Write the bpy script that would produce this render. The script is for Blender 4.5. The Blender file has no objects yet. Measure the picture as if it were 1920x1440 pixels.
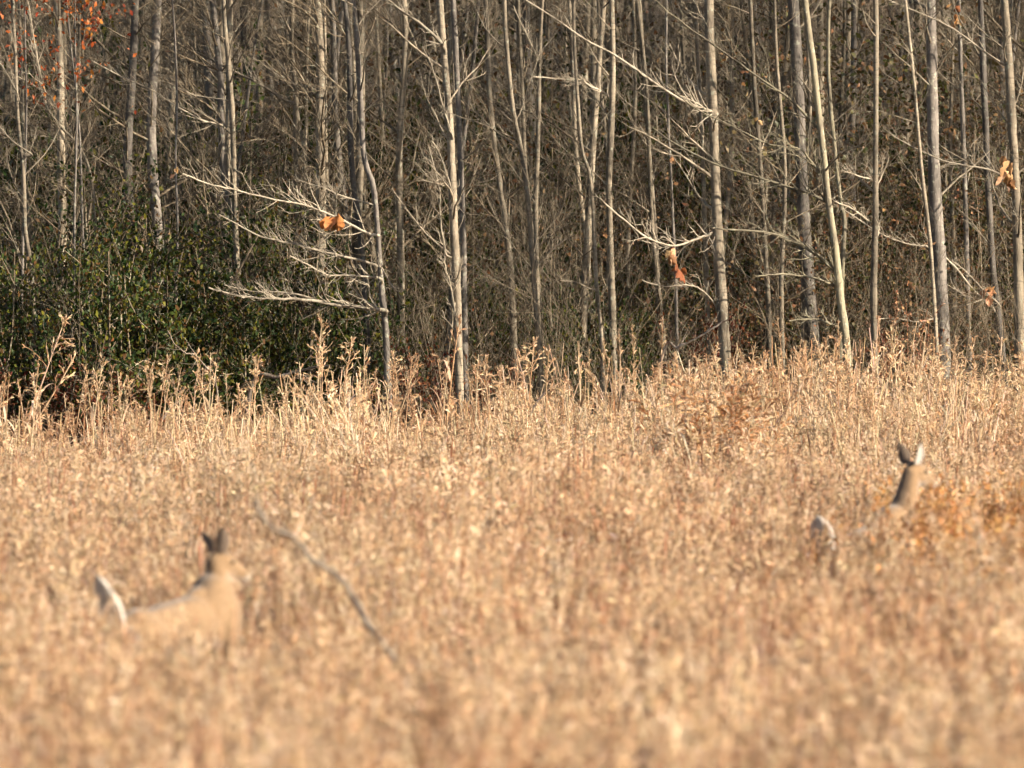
import bpy, math, random
import numpy as np
from mathutils import Vector, Matrix

# ------------------------------------------------------------------ camera, sky, sun, exposure
scene = bpy.context.scene
C = scene.collection
R = math.radians
FPX = 25800.0                 # focal length in photograph pixels (1920 wide): a long telephoto
CAMZ = 3.85                   # camera height above the field
HOR = 264.0                   # row of the horizon in the photograph
cam_d = bpy.data.cameras.new('camera')
cam = bpy.data.objects.new('camera', cam_d); C.objects.link(cam)
cam_d.sensor_width = 22.3
cam_d.lens = 22.3 * FPX / 1920.0
cam_d.clip_start = 0.5; cam_d.clip_end = 4000
cam.location = (0, 0, CAMZ)
cam.rotation_euler = (R(90) - math.atan((720 - HOR) / FPX), 0, 0)
cam_d.dof.use_dof = True
cam_d.dof.focus_distance = 147.0
cam_d.dof.aperture_fstop = (cam_d.lens / 1000.0) / 0.106
cam_d.dof.aperture_blades = 8
scene.camera = cam

SUN_EL, SUN_AZ = 24.0, 117.0   # azimuth clockwise from +Y (view direction)
world = bpy.data.worlds.new('World'); scene.world = world; world.use_nodes = True
wn = world.node_tree.nodes; wl = world.node_tree.links
sky = wn.new('ShaderNodeTexSky'); sky.sky_type = 'NISHITA'; sky.sun_disc = False
sky.sun_elevation = R(SUN_EL); sky.sun_rotation = R(SUN_AZ)
bg = wn['Background']; bg.inputs['Strength'].default_value = 0.055
wl.new(sky.outputs[0], bg.inputs[0])
sun_d = bpy.data.lights.new('sun', 'SUN'); sun = bpy.data.objects.new('sun', sun_d); C.objects.link(sun)
sun_d.energy = 5.0; sun_d.angle = R(0.53); sun_d.color = (1.0, 0.86, 0.68)
to_sun = Vector((math.sin(R(SUN_AZ)) * math.cos(R(SUN_EL)), math.cos(R(SUN_AZ)) * math.cos(R(SUN_EL)), math.sin(R(SUN_EL))))
sun.rotation_euler = to_sun.to_track_quat('Z', 'Y').to_euler()
sun.location = (30, 60, 40)
vs = scene.view_settings
vs.view_transform = 'Standard'; vs.look = 'None'; vs.gamma = 1.0; vs.use_curve_mapping = False
vs.exposure = 1.40
scene.cycles.max_bounces = 3; scene.cycles.diffuse_bounces = 2; scene.cycles.glossy_bounces = 1
scene.cycles.transmission_bounces = 3; scene.cycles.transparent_max_bounces = 4
scene.cycles.caustics_reflective = False; scene.cycles.caustics_refractive = False
scene.cycles.use_light_tree = False
scene.cycles.use_denoising = True
scene.cycles.use_adaptive_sampling = True; scene.cycles.adaptive_threshold = 0.05; scene.cycles.adaptive_min_samples = 20
scene.render.use_persistent_data = False

rng = np.random.default_rng(11)
random.seed(5)


def W(px, py, d):
    """a photograph pixel and a distance (known from the ground it stands on) to a point"""
    return np.array(((px - 960.0) * d / FPX, d, CAMZ - (py - HOR) * d / FPX))


# ------------------------------------------------------------------ materials
def new_mat(name):
    m = bpy.data.materials.new(name); m.use_nodes = True
    nt = m.node_tree
    for n in list(nt.nodes):
        nt.nodes.remove(n)
    return m, nt, nt.nodes, nt.links


def mix_rgb(n, l, a, b, fac, mode='MIX'):
    x = n.new('ShaderNodeMix'); x.data_type = 'RGBA'; x.blend_type = mode
    for s, v in ((x.inputs[6], a), (x.inputs[7], b), (x.inputs[0], fac)):
        if hasattr(v, 'is_output'):
            l.new(v, s)
        elif isinstance(v, (int, float)):
            s.default_value = v
        else:
            s.default_value = (*v, 1.0)
    return x.outputs[2]


def noise(n, l, scale, detail=3.0, vec=None, rough=0.55):
    t = n.new('ShaderNodeTexNoise'); t.inputs['Scale'].default_value = scale
    t.inputs['Detail'].default_value = detail; t.inputs['Roughness'].default_value = rough
    if vec is not None:
        l.new(vec, t.inputs['Vector'])
    return t.outputs['Fac']


def ramp(n, l, src, stops):
    r = n.new('ShaderNodeValToRGB'); l.new(src, r.inputs[0])
    e = r.color_ramp.elements
    e[0].position, e[0].color = stops[0][0], (*stops[0][1], 1)
    e[1].position, e[1].color = stops[-1][0], (*stops[-1][1], 1)
    for p, c in stops[1:-1]:
        k = e.new(p); k.color = (*c, 1)
    return r.outputs[0]


def mrange(n, l, src, lo, hi):
    r = n.new('ShaderNodeMapRange'); l.new(src, r.inputs[0])
    r.inputs[3].default_value = lo; r.inputs[4].default_value = hi
    return r.outputs[0]


def blade_material(name, transl=0.3, gloss=0.12, vary=(0.78, 1.2), patchy=False):
    """dry blades and leaves: colour of each piece from its own attribute, a little different for each tuft"""
    m, nt, n, l = new_mat(name)
    at = n.new('ShaderNodeAttribute'); at.attribute_name = 'col'
    oi = n.new('ShaderNodeObjectInfo')
    v = mrange(n, l, oi.outputs['Random'], *vary)
    geo = n.new('ShaderNodeNewGeometry')
    fine = mrange(n, l, noise(n, l, 60.0, 2.0, geo.outputs['Position']), 0.7, 1.3)
    mm = n.new('ShaderNodeMath'); mm.operation = 'MULTIPLY'; l.new(v, mm.inputs[0]); l.new(fine, mm.inputs[1])
    sc = n.new('ShaderNodeVectorMath'); sc.operation = 'SCALE'
    l.new(at.outputs['Color'], sc.inputs[0]); l.new(mm.outputs[0], sc.inputs['Scale'])
    colour = sc.outputs[0]
    if patchy:                                              # redder and paler kinds of grass grow in drifts
        mpp = n.new('ShaderNodeMapping'); l.new(geo.outputs['Position'], mpp.inputs[0]); mpp.inputs['Scale'].default_value = (1.0, 0.4, 0.5)
        drift = noise(n, l, 0.9, 4.0, mpp.outputs[0], 0.6)
        colour = mix_rgb(n, l, colour, ramp(n, l, drift, ((0.32, (0.86, 0.70, 0.62)), (0.48, (1.0, 0.95, 0.92)), (0.64, (1.10, 1.08, 1.06)))), 1.0, 'MULTIPLY')
    d = n.new('ShaderNodeBsdfDiffuse'); l.new(colour, d.inputs[0])
    t = n.new('ShaderNodeBsdfTranslucent'); l.new(colour, t.inputs[0])
    mx = n.new('ShaderNodeMixShader'); mx.inputs[0].default_value = transl
    l.new(d.outputs[0], mx.inputs[1]); l.new(t.outputs[0], mx.inputs[2])
    g = n.new('ShaderNodeBsdfGlossy'); g.inputs['Roughness'].default_value = 0.45
    g.inputs[0].default_value = (0.9, 0.88, 0.85, 1)
    fr = n.new('ShaderNodeFresnel'); fr.inputs[0].default_value = 1.35
    fm = n.new('ShaderNodeMath'); fm.operation = 'MULTIPLY'; l.new(fr.outputs[0], fm.inputs[0]); fm.inputs[1].default_value = gloss * 5
    m2 = n.new('ShaderNodeMixShader'); l.new(fm.outputs[0], m2.inputs[0])
    l.new(mx.outputs[0], m2.inputs[1]); l.new(g.outputs[0], m2.inputs[2])
    o = n.new('ShaderNodeOutputMaterial'); l.new(m2.outputs[0], o.inputs[0])
    return m


def bark_material(name, pale, mid, dark, band=0.5):
    m, nt, n, l = new_mat(name)
    oi = n.new('ShaderNodeObjectInfo')
    geo = n.new('ShaderNodeNewGeometry')
    mp = n.new('ShaderNodeMapping'); l.new(geo.outputs['Position'], mp.inputs[0]); mp.inputs['Scale'].default_value = (1, 1, 0.35)
    big = noise(n, l, 7.0, 4.0, mp.outputs[0], 0.6)
    base = ramp(n, l, big, ((0.32, dark), (0.5, mid), (0.66, pale)))
    mp2 = n.new('ShaderNodeMapping'); l.new(geo.outputs['Position'], mp2.inputs[0]); mp2.inputs['Scale'].default_value = (0.6, 0.6, 5.0)
    rings = noise(n, l, 9.0, 3.0, mp2.outputs[0], 0.6)
    col = mix_rgb(n, l, base, dark, mrange(n, l, ramp(n, l, rings, ((0.55, (0, 0, 0)), (0.7, (1, 1, 1)))), 0, band))
    lich = noise(n, l, 18.0, 3.0, geo.outputs['Position'])
    col = mix_rgb(n, l, col, (0.33, 0.34, 0.27), mrange(n, l, ramp(n, l, lich, ((0.58, (0, 0, 0)), (0.66, (1, 1, 1)))), 0, 0.6))
    v = mrange(n, l, oi.outputs['Random'], 0.5, 1.2)
    sc = n.new('ShaderNodeVectorMath'); sc.operation = 'SCALE'; l.new(col, sc.inputs[0]); l.new(v, sc.inputs['Scale'])
    b = n.new('ShaderNodeBsdfPrincipled'); l.new(sc.outputs[0], b.inputs['Base Color'])
    b.inputs['Roughness'].default_value = 0.75; b.inputs['Specular IOR Level'].default_value = 0.3
    bp = n.new('ShaderNodeBump'); bp.inputs['Strength'].default_value = 0.6; bp.inputs['Distance'].default_value = 0.02
    l.new(noise(n, l, 40.0, 4.0, mp.outputs[0]), bp.inputs['Height']); l.new(bp.outputs[0], b.inputs['Normal'])
    o = n.new('ShaderNodeOutputMaterial'); l.new(b.outputs[0], o.inputs[0])
    return m


M = {}
M['grass'] = blade_material('dry_grass', 0.30, 0.03, patchy=True)
M['leaf'] = blade_material('leaf', 0.35, 0.02, (0.7, 1.25))
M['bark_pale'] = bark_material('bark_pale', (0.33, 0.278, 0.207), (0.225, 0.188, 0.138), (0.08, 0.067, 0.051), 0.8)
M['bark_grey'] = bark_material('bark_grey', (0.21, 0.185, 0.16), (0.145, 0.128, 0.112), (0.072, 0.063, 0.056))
M['bark_tan'] = bark_material('bark_tan', (0.29, 0.26, 0.175), (0.22, 0.195, 0.135), (0.12, 0.10, 0.075), 0.3)
M['limb'] = bark_material('limb', (0.47, 0.41, 0.32), (0.36, 0.31, 0.24), (0.16, 0.135, 0.10), 0.4)
M['twig'] = bark_material('twig', (0.27, 0.22, 0.153), (0.165, 0.128, 0.085), (0.07, 0.051, 0.035), 0.25)
M['dead_wood'] = bark_material('dead_wood', (0.33, 0.285, 0.24), (0.24, 0.195, 0.155), (0.11, 0.075, 0.055), 0.3)


def ground_material():
    m, nt, n, l = new_mat('ground_litter')
    geo = n.new('ShaderNodeNewGeometry')
    a = noise(n, l, 1.3, 5, geo.outputs['Position'])
    b2 = noise(n, l, 30, 4, geo.outputs['Position'])
    c1 = ramp(n, l, b2, ((0.35, (0.06, 0.042, 0.028)), (0.6, (0.17, 0.12, 0.07)), (0.75, (0.27, 0.2, 0.12))))
    col = mix_rgb(n, l, c1, (0.12, 0.075, 0.04), mrange(n, l, a, 0, 0.8))
    b = n.new('ShaderNodeBsdfPrincipled'); l.new(col, b.inputs['Base Color']); b.inputs['Roughness'].default_value = 0.95
    bp = n.new('ShaderNodeBump'); bp.inputs['Distance'].default_value = 0.05; l.new(b2, bp.inputs['Height']); l.new(bp.outputs[0], b.inputs['Normal'])
    o = n.new('ShaderNodeOutputMaterial'); l.new(b.outputs[0], o.inputs[0])
    return m


M['ground'] = ground_material()


# ------------------------------------------------------------------ geometry helpers
class Geo:
    """collects quads with a colour per vertex and builds ONE mesh"""

    def __init__(self):
        self.v, self.f, self.c, self.n = [], [], [], 0

    def add(self, v, f, col):
        v = np.asarray(v, float).reshape(-1, 3); f = np.asarray(f, int).reshape(-1, 4)
        c = np.broadcast_to(np.asarray(col, float), (len(v), 3))
        self.v.append(v); self.f.append(f + self.n); self.c.append(c); self.n += len(v)

    def mesh(self, name, mat, smooth=True):
        me = bpy.data.meshes.new(name)
        v = np.concatenate(self.v); f = np.concatenate(self.f); c = np.concatenate(self.c)
        me.vertices.add(len(v)); me.vertices.foreach_set('co', v.astype(np.float32).ravel())
        me.loops.add(len(f) * 4); me.loops.foreach_set('vertex_index', f.astype(np.int32).ravel())
        me.polygons.add(len(f))
        me.polygons.foreach_set('loop_start', np.arange(0, len(f) * 4, 4, dtype=np.int32))
        me.update(calc_edges=True)
        if smooth:
            me.polygons.foreach_set('use_smooth', np.ones(len(f), dtype=bool))
        a = me.attributes.new('col', 'FLOAT_COLOR', 'POINT')
        a.data.foreach_set('color', np.c_[c, np.ones(len(c))].astype(np.float32).ravel())
        me.materials.append(mat)
        return me

    def shift(self, off):
        for v in self.v:
            v -= off
        return self


def unit(a):
    return a / np.maximum(np.linalg.norm(a, axis=-1, keepdims=True), 1e-9)


def tubes(g, P, rad, sides=4, col=(1, 1, 1)):
    """n tubes at once: P [n,k,3], rad [n,k]"""
    P = np.asarray(P, float); n, k, _ = P.shape
    rad = np.broadcast_to(np.asarray(rad, float), (n, k))
    T = unit(np.gradient(P, axis=1))
    ref = np.where(np.abs(T[..., 2:3]) > 0.9, np.array([1.0, 0, 0]), np.array([0, 0, 1.0]))
    ref = np.repeat(ref[:, :1], k, axis=1) if k > 1 else ref
    A = unit(np.cross(T, ref)); B = np.cross(T, A)
    th = np.arange(sides) * 2 * math.pi / sides
    ring = P[:, :, None] + rad[..., None, None] * (np.cos(th)[None, None, :, None] * A[:, :, None] + np.sin(th)[None, None, :, None] * B[:, :, None])
    idx = np.arange(n * k * sides).reshape(n, k, sides)
    a = idx[:, :-1]; b = np.roll(a, -1, axis=2); c = np.roll(idx[:, 1:], -1, axis=2); d = idx[:, 1:]
    F = np.stack([a, b, c, d], -1).reshape(-1, 4)
    col = np.asarray(col, float)
    cc = np.repeat(col, k * sides, axis=0) if col.ndim == 2 else col
    g.add(ring, F, cc)


def ribbons(g, P, width, side, col):
    """n flat blades: P [n,k,3], width [n,k], side [n,3] or [n,k,3], col [n,3] or [n,k,3]"""
    n, k, _ = P.shape
    if side.ndim == 2:
        side = np.repeat(side[:, None], k, 1)
    L = P - side * width[..., None] * 0.5; Rr = P + side * width[..., None] * 0.5
    V = np.stack([L, Rr], 2)
    idx = np.arange(n * k * 2).reshape(n, k, 2)
    F = np.stack([idx[:, :-1, 0], idx[:, :-1, 1], idx[:, 1:, 1], idx[:, 1:, 0]], -1).reshape(-1, 4)
    if col.ndim == 2:
        cc = np.repeat(col, k * 2, axis=0)
    else:
        cc = np.repeat(col.reshape(-1, 3), 2, axis=0)
    g.add(V, F, cc)


def palette(cols, n, jit=0.14):
    cols = np.asarray(cols, float)
    c = cols[rng.integers(0, len(cols), n)]
    return np.clip(c * rng.uniform(1 - jit, 1 + jit, (n, 1)) * rng.uniform(1 - jit / 3, 1 + jit / 3, (n, 3)), 0.005, 0.95)


def grow(o, d, L, k, wig, up):
    """paths that wander from o along d"""
    n = len(o); P = np.zeros((n, k, 3)); P[:, 0] = o; d = unit(d.copy())
    L = np.broadcast_to(L, (n,))
    for i in range(1, k):
        P[:, i] = P[:, i - 1] + d * (L / (k - 1))[:, None]
        d = d + rng.normal(0, wig, (n, 3)); d[:, 2] += up
        d = unit(d)
    return P


def along(P, m, lo, hi):
    """m children for each path: point, tangent and place along it"""
    n, k, _ = P.shape
    t = rng.uniform(lo, hi, (n, m)); f = t * (k - 1); i = np.minimum(f.astype(int), k - 2); u = (f - i)[..., None]
    ii = np.arange(n)[:, None]
    p = P[ii, i] * (1 - u) + P[ii, i + 1] * u
    T = unit(P[ii, i + 1] - P[ii, i])
    return p.reshape(-1, 3), T.reshape(-1, 3), t.ravel()


def deflect(T, ang, bias=None):
    """turn tangents by ang about a random axis"""
    n = len(T)
    r = rng.normal(0, 1, (n, 3))
    if bias is not None:
        r = r + bias
    r = unit(r - T * (r * T).sum(1, keepdims=True))
    return unit(T * np.cos(ang)[:, None] + r * np.sin(ang)[:, None])


def obj(name, me, parent=None, loc=None):
    o = bpy.data.objects.new(name, me); C.objects.link(o)
    if parent is not None:
        o.parent = parent
    if loc is not None:
        o.location = loc
    return o


def tag(o, label=None, cat=None, group=None, kind=None):
    for k, v in (('label', label), ('category', cat), ('group', group), ('kind', kind)):
        if v:
            o[k] = v
    return o


def thing(name, label, cat, loc, group=None, rz=0.0):
    o = bpy.data.objects.new(name, None); C.objects.link(o)
    o.empty_display_size = 0.2
    o.location = loc; o.rotation_euler = (0, 0, rz)
    return tag(o, label, cat, group)


def copy_tree(o, parent=None):
    c = o.copy(); C.objects.link(c)
    if parent is not None:
        c.parent = parent
    for ch in o.children:
        copy_tree(ch, c)
    return c


def scatter(name, pts, rot, scale, idx, sources, label, cat):
    """one object of uncountable stuff: its own points, each carrying a copy of one of the source meshes"""
    me = bpy.data.meshes.new(name)
    n = len(pts); me.vertices.add(n); me.vertices.foreach_set('co', np.asarray(pts, np.float32).ravel())
    a = me.attributes.new('rot', 'FLOAT_VECTOR', 'POINT'); a.data.foreach_set('vector', np.asarray(rot, np.float32).ravel())
    a = me.attributes.new('scl', 'FLOAT_VECTOR', 'POINT'); a.data.foreach_set('vector', np.asarray(scale, np.float32).ravel())
    a = me.attributes.new('pick', 'INT', 'POINT'); a.data.foreach_set('value', np.asarray(idx, np.int32))
    o = obj(name, me)
    ng = bpy.data.node_groups.new(name, 'GeometryNodeTree')
    ng.interface.new_socket('Geometry', in_out='INPUT', socket_type='NodeSocketGeometry')
    ng.interface.new_socket('Geometry', in_out='OUTPUT', socket_type='NodeSocketGeometry')
    N, L = ng.nodes, ng.links
    gi, go = N.new('NodeGroupInput'), N.new('NodeGroupOutput')
    join = N.new('GeometryNodeJoinGeometry')
    for s in reversed(sources):
        so = bpy.data.objects.new(name + '_source', s)
        oi = N.new('GeometryNodeObjectInfo'); oi.inputs['Object'].default_value = so
        g2i = N.new('GeometryNodeGeometryToInstance')
        L.new(oi.outputs['Geometry'], g2i.inputs[0]); L.new(g2i.outputs[0], join.inputs[0])
    iop = N.new('GeometryNodeInstanceOnPoints')
    L.new(gi.outputs[0], iop.inputs['Points']); L.new(join.outputs[0], iop.inputs['Instance'])
    iop.inputs['Pick Instance'].default_value = True

    def attr(nm, typ):
        x = N.new('GeometryNodeInputNamedAttribute'); x.data_type = typ; x.inputs['Name'].default_value = nm
        return x.outputs[0]
    L.new(attr('pick', 'INT'), iop.inputs['Instance Index'])
    e2r = N.new('FunctionNodeEulerToRotation'); L.new(attr('rot', 'FLOAT_VECTOR'), e2r.inputs[0])
    L.new(e2r.outputs[0], iop.inputs['Rotation'])
    L.new(attr('scl', 'FLOAT_VECTOR'), iop.inputs['Scale'])
    L.new(iop.outputs[0], go.inputs[0])
    md = o.modifiers.new('scatter', 'NODES'); md.node_group = ng
    return tag(o, label, cat, kind='stuff')


# ------------------------------------------------------------------ ground
def build_ground():
    ys = np.array([-1500, -200, 0, 40, 80, 120, 146, 170, 200, 260, 400, 1500.0])
    xs = np.array([-1500, -200, -30, -10, 0, 10, 30, 200, 1500.0])
    X, Y = np.meshgrid(xs, ys); V = np.stack([X, Y, np.zeros_like(X)], -1)
    nx, ny = len(xs), len(ys); i = np.arange(nx * ny).reshape(ny, nx)
    F = np.stack([i[:-1, :-1], i[:-1, 1:], i[1:, 1:], i[1:, :-1]], -1)
    g = Geo(); g.add(V, F, (1, 1, 1))
    tag(obj('ground', g.mesh('ground', M['ground'])), 'brown leaf litter and soil under the grass and trees', 'ground', kind='structure')


build_ground()


def build_backdrop_rise():
    """a rise added behind the trees to block out the bright sky"""
    xs = np.linspace(-160, 160, 65); ys = np.linspace(236, 420, 30)
    X, Y = np.meshgrid(xs, ys); t = np.clip((Y - 236) / 110, 0, 1)
    Z = 34 * t * t * (3 - 2 * t) + 1.2 * t * np.sin(X * 0.21 + Y * 0.1) + 0.8 * t * np.sin(X * 0.5 - Y * 0.3) - 0.3
    i = np.arange(X.size).reshape(X.shape)
    g = Geo(); g.add(np.stack([X, Y, Z], -1), np.stack([i[:-1, :-1], i[:-1, 1:], i[1:, 1:], i[1:, :-1]], -1), (1, 1, 1))
    tag(obj('backdrop_rise', g.mesh('backdrop_rise', M['ground'])), 'brown leaf covered rise added behind the wood to block the sky', 'backdrop_rise', kind='structure')


build_backdrop_rise()

# ------------------------------------------------------------------ trees
LEAN = np.array([-0.45, -0.15, 0.0])        # limbs at this edge reach out over the field


def twig_levels(g, P1, R1, seg=6, m2=5, m3=3, l2=(0.35, 0.6), col=(1, 1, 1), fine=1.0):
    """side twigs of two orders on a set of limbs"""
    n1 = len(P1); L1 = np.linalg.norm(np.diff(P1, axis=1), axis=2).sum(1)
    if m2 <= 0:
        return
    p, T, t = along(P1, m2, 0.18, 0.97)
    d = deflect(T, rng.uniform(0.45, 0.95, len(p)), np.array([0, 0, 0.5]))
    L2 = np.repeat(L1, m2) * rng.uniform(*l2, len(p)) * (1.15 - 0.75 * t)
    L2 = np.clip(L2, 0.12, 1.8)
    P2 = grow(p, d, L2, 5, 0.16, 0.06)
    r2 = np.clip(np.repeat(R1, m2) * (1 - 0.7 * t) * 0.55, 0.0022, 0.02)
    tubes(g, P2, r2[:, None] * np.linspace(1, 0.35, 5)[None], 3, col)
    if m3 > 0:
        p, T, t = along(P2, m3, 0.2, 0.95)
        d = deflect(T, rng.uniform(0.4, 0.9, len(p)), np.array([0, 0, 0.3]))
        L3 = np.clip(np.repeat(L2, m3) * rng.uniform(0.3, 0.65, len(p)), 0.08, 0.7)
        P3 = grow(p, d, L3, 4, 0.18, 0.05)
        tubes(g, P3, (np.clip(np.repeat(r2, m3) * 0.6, 0.0018, 0.008) * fine)[:, None] * np.linspace(1, 0.4, 4)[None], 3, col)


def auto_limbs(trunk, rad, n, zlo, lmax, lean=LEAN, m2=5, m3=3):
    """limbs for a trunk path [k,3]; returns a Geo with limbs and twigs"""
    g = Geo()
    z = trunk[:, 2]
    lo = np.interp(zlo, z, np.linspace(0, 1, len(z)))
    p, T, t = along(trunk[None], n, lo, 0.98)
    a = rng.uniform(0.65, 1.15, n)
    d = deflect(T, a, lean)
    L = lmax * rng.uniform(0.35, 1.0, n) * (1.1 - 0.6 * t)
    P1 = grow(p, d, L, 8, 0.10, 0.03)
    r1 = np.interp(t, np.linspace(0, 1, len(rad)), rad) * rng.uniform(0.22, 0.42, n)
    r1 = np.clip(r1, 0.004, 0.03)
    tubes(g, P1, r1[:, None] * np.linspace(1, 0.28, 8)[None], 4)
    twig_levels(g, P1, r1, m2=m2, m3=m3)
    return g


def spline(pts, k):
    """smooth path through a few points (Catmull-Rom)"""
    pts = np.asarray(pts, float)
    q = np.vstack([2 * pts[0] - pts[1], pts, 2 * pts[-1] - pts[-2]])
    n = len(pts) - 1; out = []
    for u in np.linspace(0, n, k):
        i = min(int(u), n - 1); s = u - i
        a, b, c, d = q[i], q[i + 1], q[i + 2], q[i + 3]
        out.append(0.5 * ((2 * b) + (c - a) * s + (2 * a - 5 * b + 4 * c - d) * s * s + (3 * b - a - 3 * c + d) * s ** 3))
    return np.array(out)


def generic_trunk(h, r0, wob, k=22):
    z = np.linspace(0, h, k); ph = rng.uniform(0, 6.28, 4); t = z / h
    x = wob * (np.sin(1.1 * z + ph[0]) * 0.35 + np.sin(2.7 * z + ph[1]) * 0.12) * np.minimum(1, z)
    y = wob * (np.sin(1.0 * z + ph[2]) * 0.35 + np.sin(2.5 * z + ph[3]) * 0.12) * np.minimum(1, z)
    lean = rng.normal(0, 0.05, 2)
    P = np.stack([x + lean[0] * z, y + lean[1] * z, z - 0.05], -1)
    rad = r0 * (1 - 0.78 * t) * (1 + 0.35 * np.exp(-z * 6))
    return P, rad


TREES = []       # (trunk mesh, crown mesh, joined mesh) of generic trees
for i in range(12):
    big = i < 5
    h = rng.uniform(9, 11.5) if big else rng.uniform(5.5, 9)
    r0 = rng.uniform(0.055, 0.085) if big else rng.uniform(0.022, 0.042)
    P, rad = generic_trunk(h, r0, rng.uniform(0.05, 0.16))
    bark = M['bark_pale'] if i % 3 else M['bark_grey']
    g = Geo(); tubes(g, P[None], rad[None], 8)
    gc = auto_limbs(P, rad, 30 if big else 24, 0.9, 2.2 if big else 1.6, m2=8, m3=3)
    trunk_me, crown_me = g.mesh('trunk', bark), gc.mesh('crown', M['twig'])
    g.add(np.concatenate(gc.v), np.concatenate(gc.f), (1, 1, 1))
    TREES.append((trunk_me, crown_me, g.mesh('bare_tree', bark)))

# --- the trees that can be told apart along the edge, traced: px path (top to bottom), distance, width in px
LB = 'bare_tree'


def hero(name, label, cat, path, d, wpx, bark, nlimb=14, lmax=1.6, zlo=1.0, top=9.5, limbs=(), leaves=(), m2=5):
    pts = [W(x, y, d) for x, y in path][::-1]                 # bottom to top
    pts = np.array(pts)
    pts[:, 1] += np.cumsum(rng.normal(0, 0.03, len(pts)))
    b0 = pts[0]; dirn = pts[1] - pts[0]
    base = b0.copy(); base[2] = -0.06; base[0] -= dirn[0] / max(dirn[2], 0.1) * b0[2] * 0.6
    up = pts[-1] - pts[-2]; up = up / np.linalg.norm(up)
    ex = []
    cur = pts[-1].copy()
    while cur[2] < top:
        up = unit(up * 0.8 + np.array([0, 0, 0.2]) + rng.normal(0, 0.05, 3)); cur = cur + up * 0.8; ex.append(cur.copy())
    allp = np.vstack([base[None], pts] + ([np.array(ex)] if ex else []))
    k = max(18, len(allp) * 4)
    path3 = spline(allp, k)
    path3[:, :2] += np.cumsum(rng.normal(0, 0.003, (k, 2)), axis=0) * 0.6
    r0 = 0.5 * wpx * d / FPX
    zz = np.clip(path3[:, 2], 0, None)
    rad = r0 * np.clip(1.08 - 0.62 * zz / top, 0.12, 2) * (1 + 0.3 * np.exp(-zz * 3.0))
    rad *= 1 + 0.07 * np.sin(np.linspace(0, 1, k) * rng.uniform(14, 26) + rng.uniform(0, 6)) + rng.normal(0, 0.035, k)
    t = thing(name, label, cat, path3[0] * np.array([1, 1, 0]))
    off = np.array(t.location)
    g = Geo(); tubes(g, path3[None], rad[None], 12 if wpx > 12 else 8)
    obj('trunk', g.shift(off).mesh('trunk', bark), t)
    gc = auto_limbs(path3, rad, int(nlimb * 1.6), zlo, lmax, m2=m2 + 1)
    obj('crown', gc.shift(off).mesh('crown', M['bark_pale']), t)
    for lb in limbs:
        lp, lw, dd = lb[0], lb[1], (lb[2] if len(lb) > 2 else -0.5)
        n = len(lp)
        Q = np.array([W(x, y, d + dd * j / (n - 1)) for j, (x, y) in enumerate(lp)])
        cand = path3[path3[:, 2] < Q[0][2] + 0.02]              # a limb starts inside its trunk
        if len(cand):
            dist = np.linalg.norm((cand - Q[0]) * np.array([1, 1, 0.6]), axis=1); j0 = int(np.argmin(dist))
            if dist[j0] < 0.45:
                foot = cand[j0] - np.array([0, 0, 0.25 * dist[j0]])
                Q = np.vstack([foot, Q]) if np.linalg.norm(foot - Q[0]) > 0.06 else np.vstack([foot, Q[1:]])
        Q = spline(Q, 5 * n)
        Q += np.cumsum(rng.normal(0, 0.004, Q.shape), axis=0)
        rr = 0.5 * lw * d / FPX * np.linspace(1, 0.4, len(Q))
        gb = Geo(); tubes(gb, Q[None], rr[None], 6)
        segs = np.array([Q])
        twig_levels(gb, segs, rr[:1], m2=int(9 + 3 * n), m3=2, l2=(0.10, 0.26))
        obj('branch', gb.shift(off).mesh('branch', M['limb'] if bark is not M['bark_tan'] else M['bark_tan']), t)
    for (lx, ly, s, cset) in leaves:
        dry_leaf(W(lx, ly, d - 0.4) - off, s, cset, t)
    return t


def leaf_blade(g, c, size, axis, side, col, curl=0.5):
    """one large withered lobed leaf as a small curled grid"""
    axis = unit(np.asarray(axis, float)); side = unit(np.asarray(side, float) - axis * np.dot(side, axis)); nrm = np.cross(axis, side)
    k, q = 7, 5
    u = np.linspace(0, 1, k)[:, None]; v = np.linspace(-1, 1, q)[None]
    w = 0.42 * np.sin(np.pi * np.clip(u, 0.03, 0.97) ** 0.8) * (1 + 0.28 * np.sin(u * 17 + rng.uniform(0, 6)))
    bend = curl * (0.5 * u ** 2 + 0.55 * np.abs(v) ** 1.5 * w * 1.6 + 0.10 * np.sin(9 * u + 4 * v + rng.uniform(0, 6)))
    V = c + size * (u[..., None] * axis + (v * w)[..., None] * side + bend[..., None] * nrm)
    i = np.arange(k * q).reshape(k, q)
    F = np.stack([i[:-1, :-1], i[:-1, 1:], i[1:, 1:], i[1:, :-1]], -1)
    g.add(V, F, col)


def dry_leaf(c, size, cset, parent):
    size *= 0.8
    n = 2 if size < 0.12 else 4
    for j in range(n):
        g = Geo()
        ax = np.array([rng.normal(0.1, 0.45), rng.normal(-0.1, 0.3), -1.0])
        leaf_blade(g, c + rng.normal(0, size * 0.22, 3), size * rng.uniform(0.55, 1.1), ax, rng.normal(0, 1, 3), palette(cset, 1, 0.3)[0], rng.uniform(0.4, 1.3))
        obj('leaf', g.mesh('leaf', M['leaf']), parent)


ORANGE = [(0.40, 0.17, 0.06), (0.38, 0.22, 0.10), (0.28, 0.11, 0.05)]
TANLEAF = [(0.48, 0.29, 0.15), (0.42, 0.23, 0.11), (0.5, 0.34, 0.2)]

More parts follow.
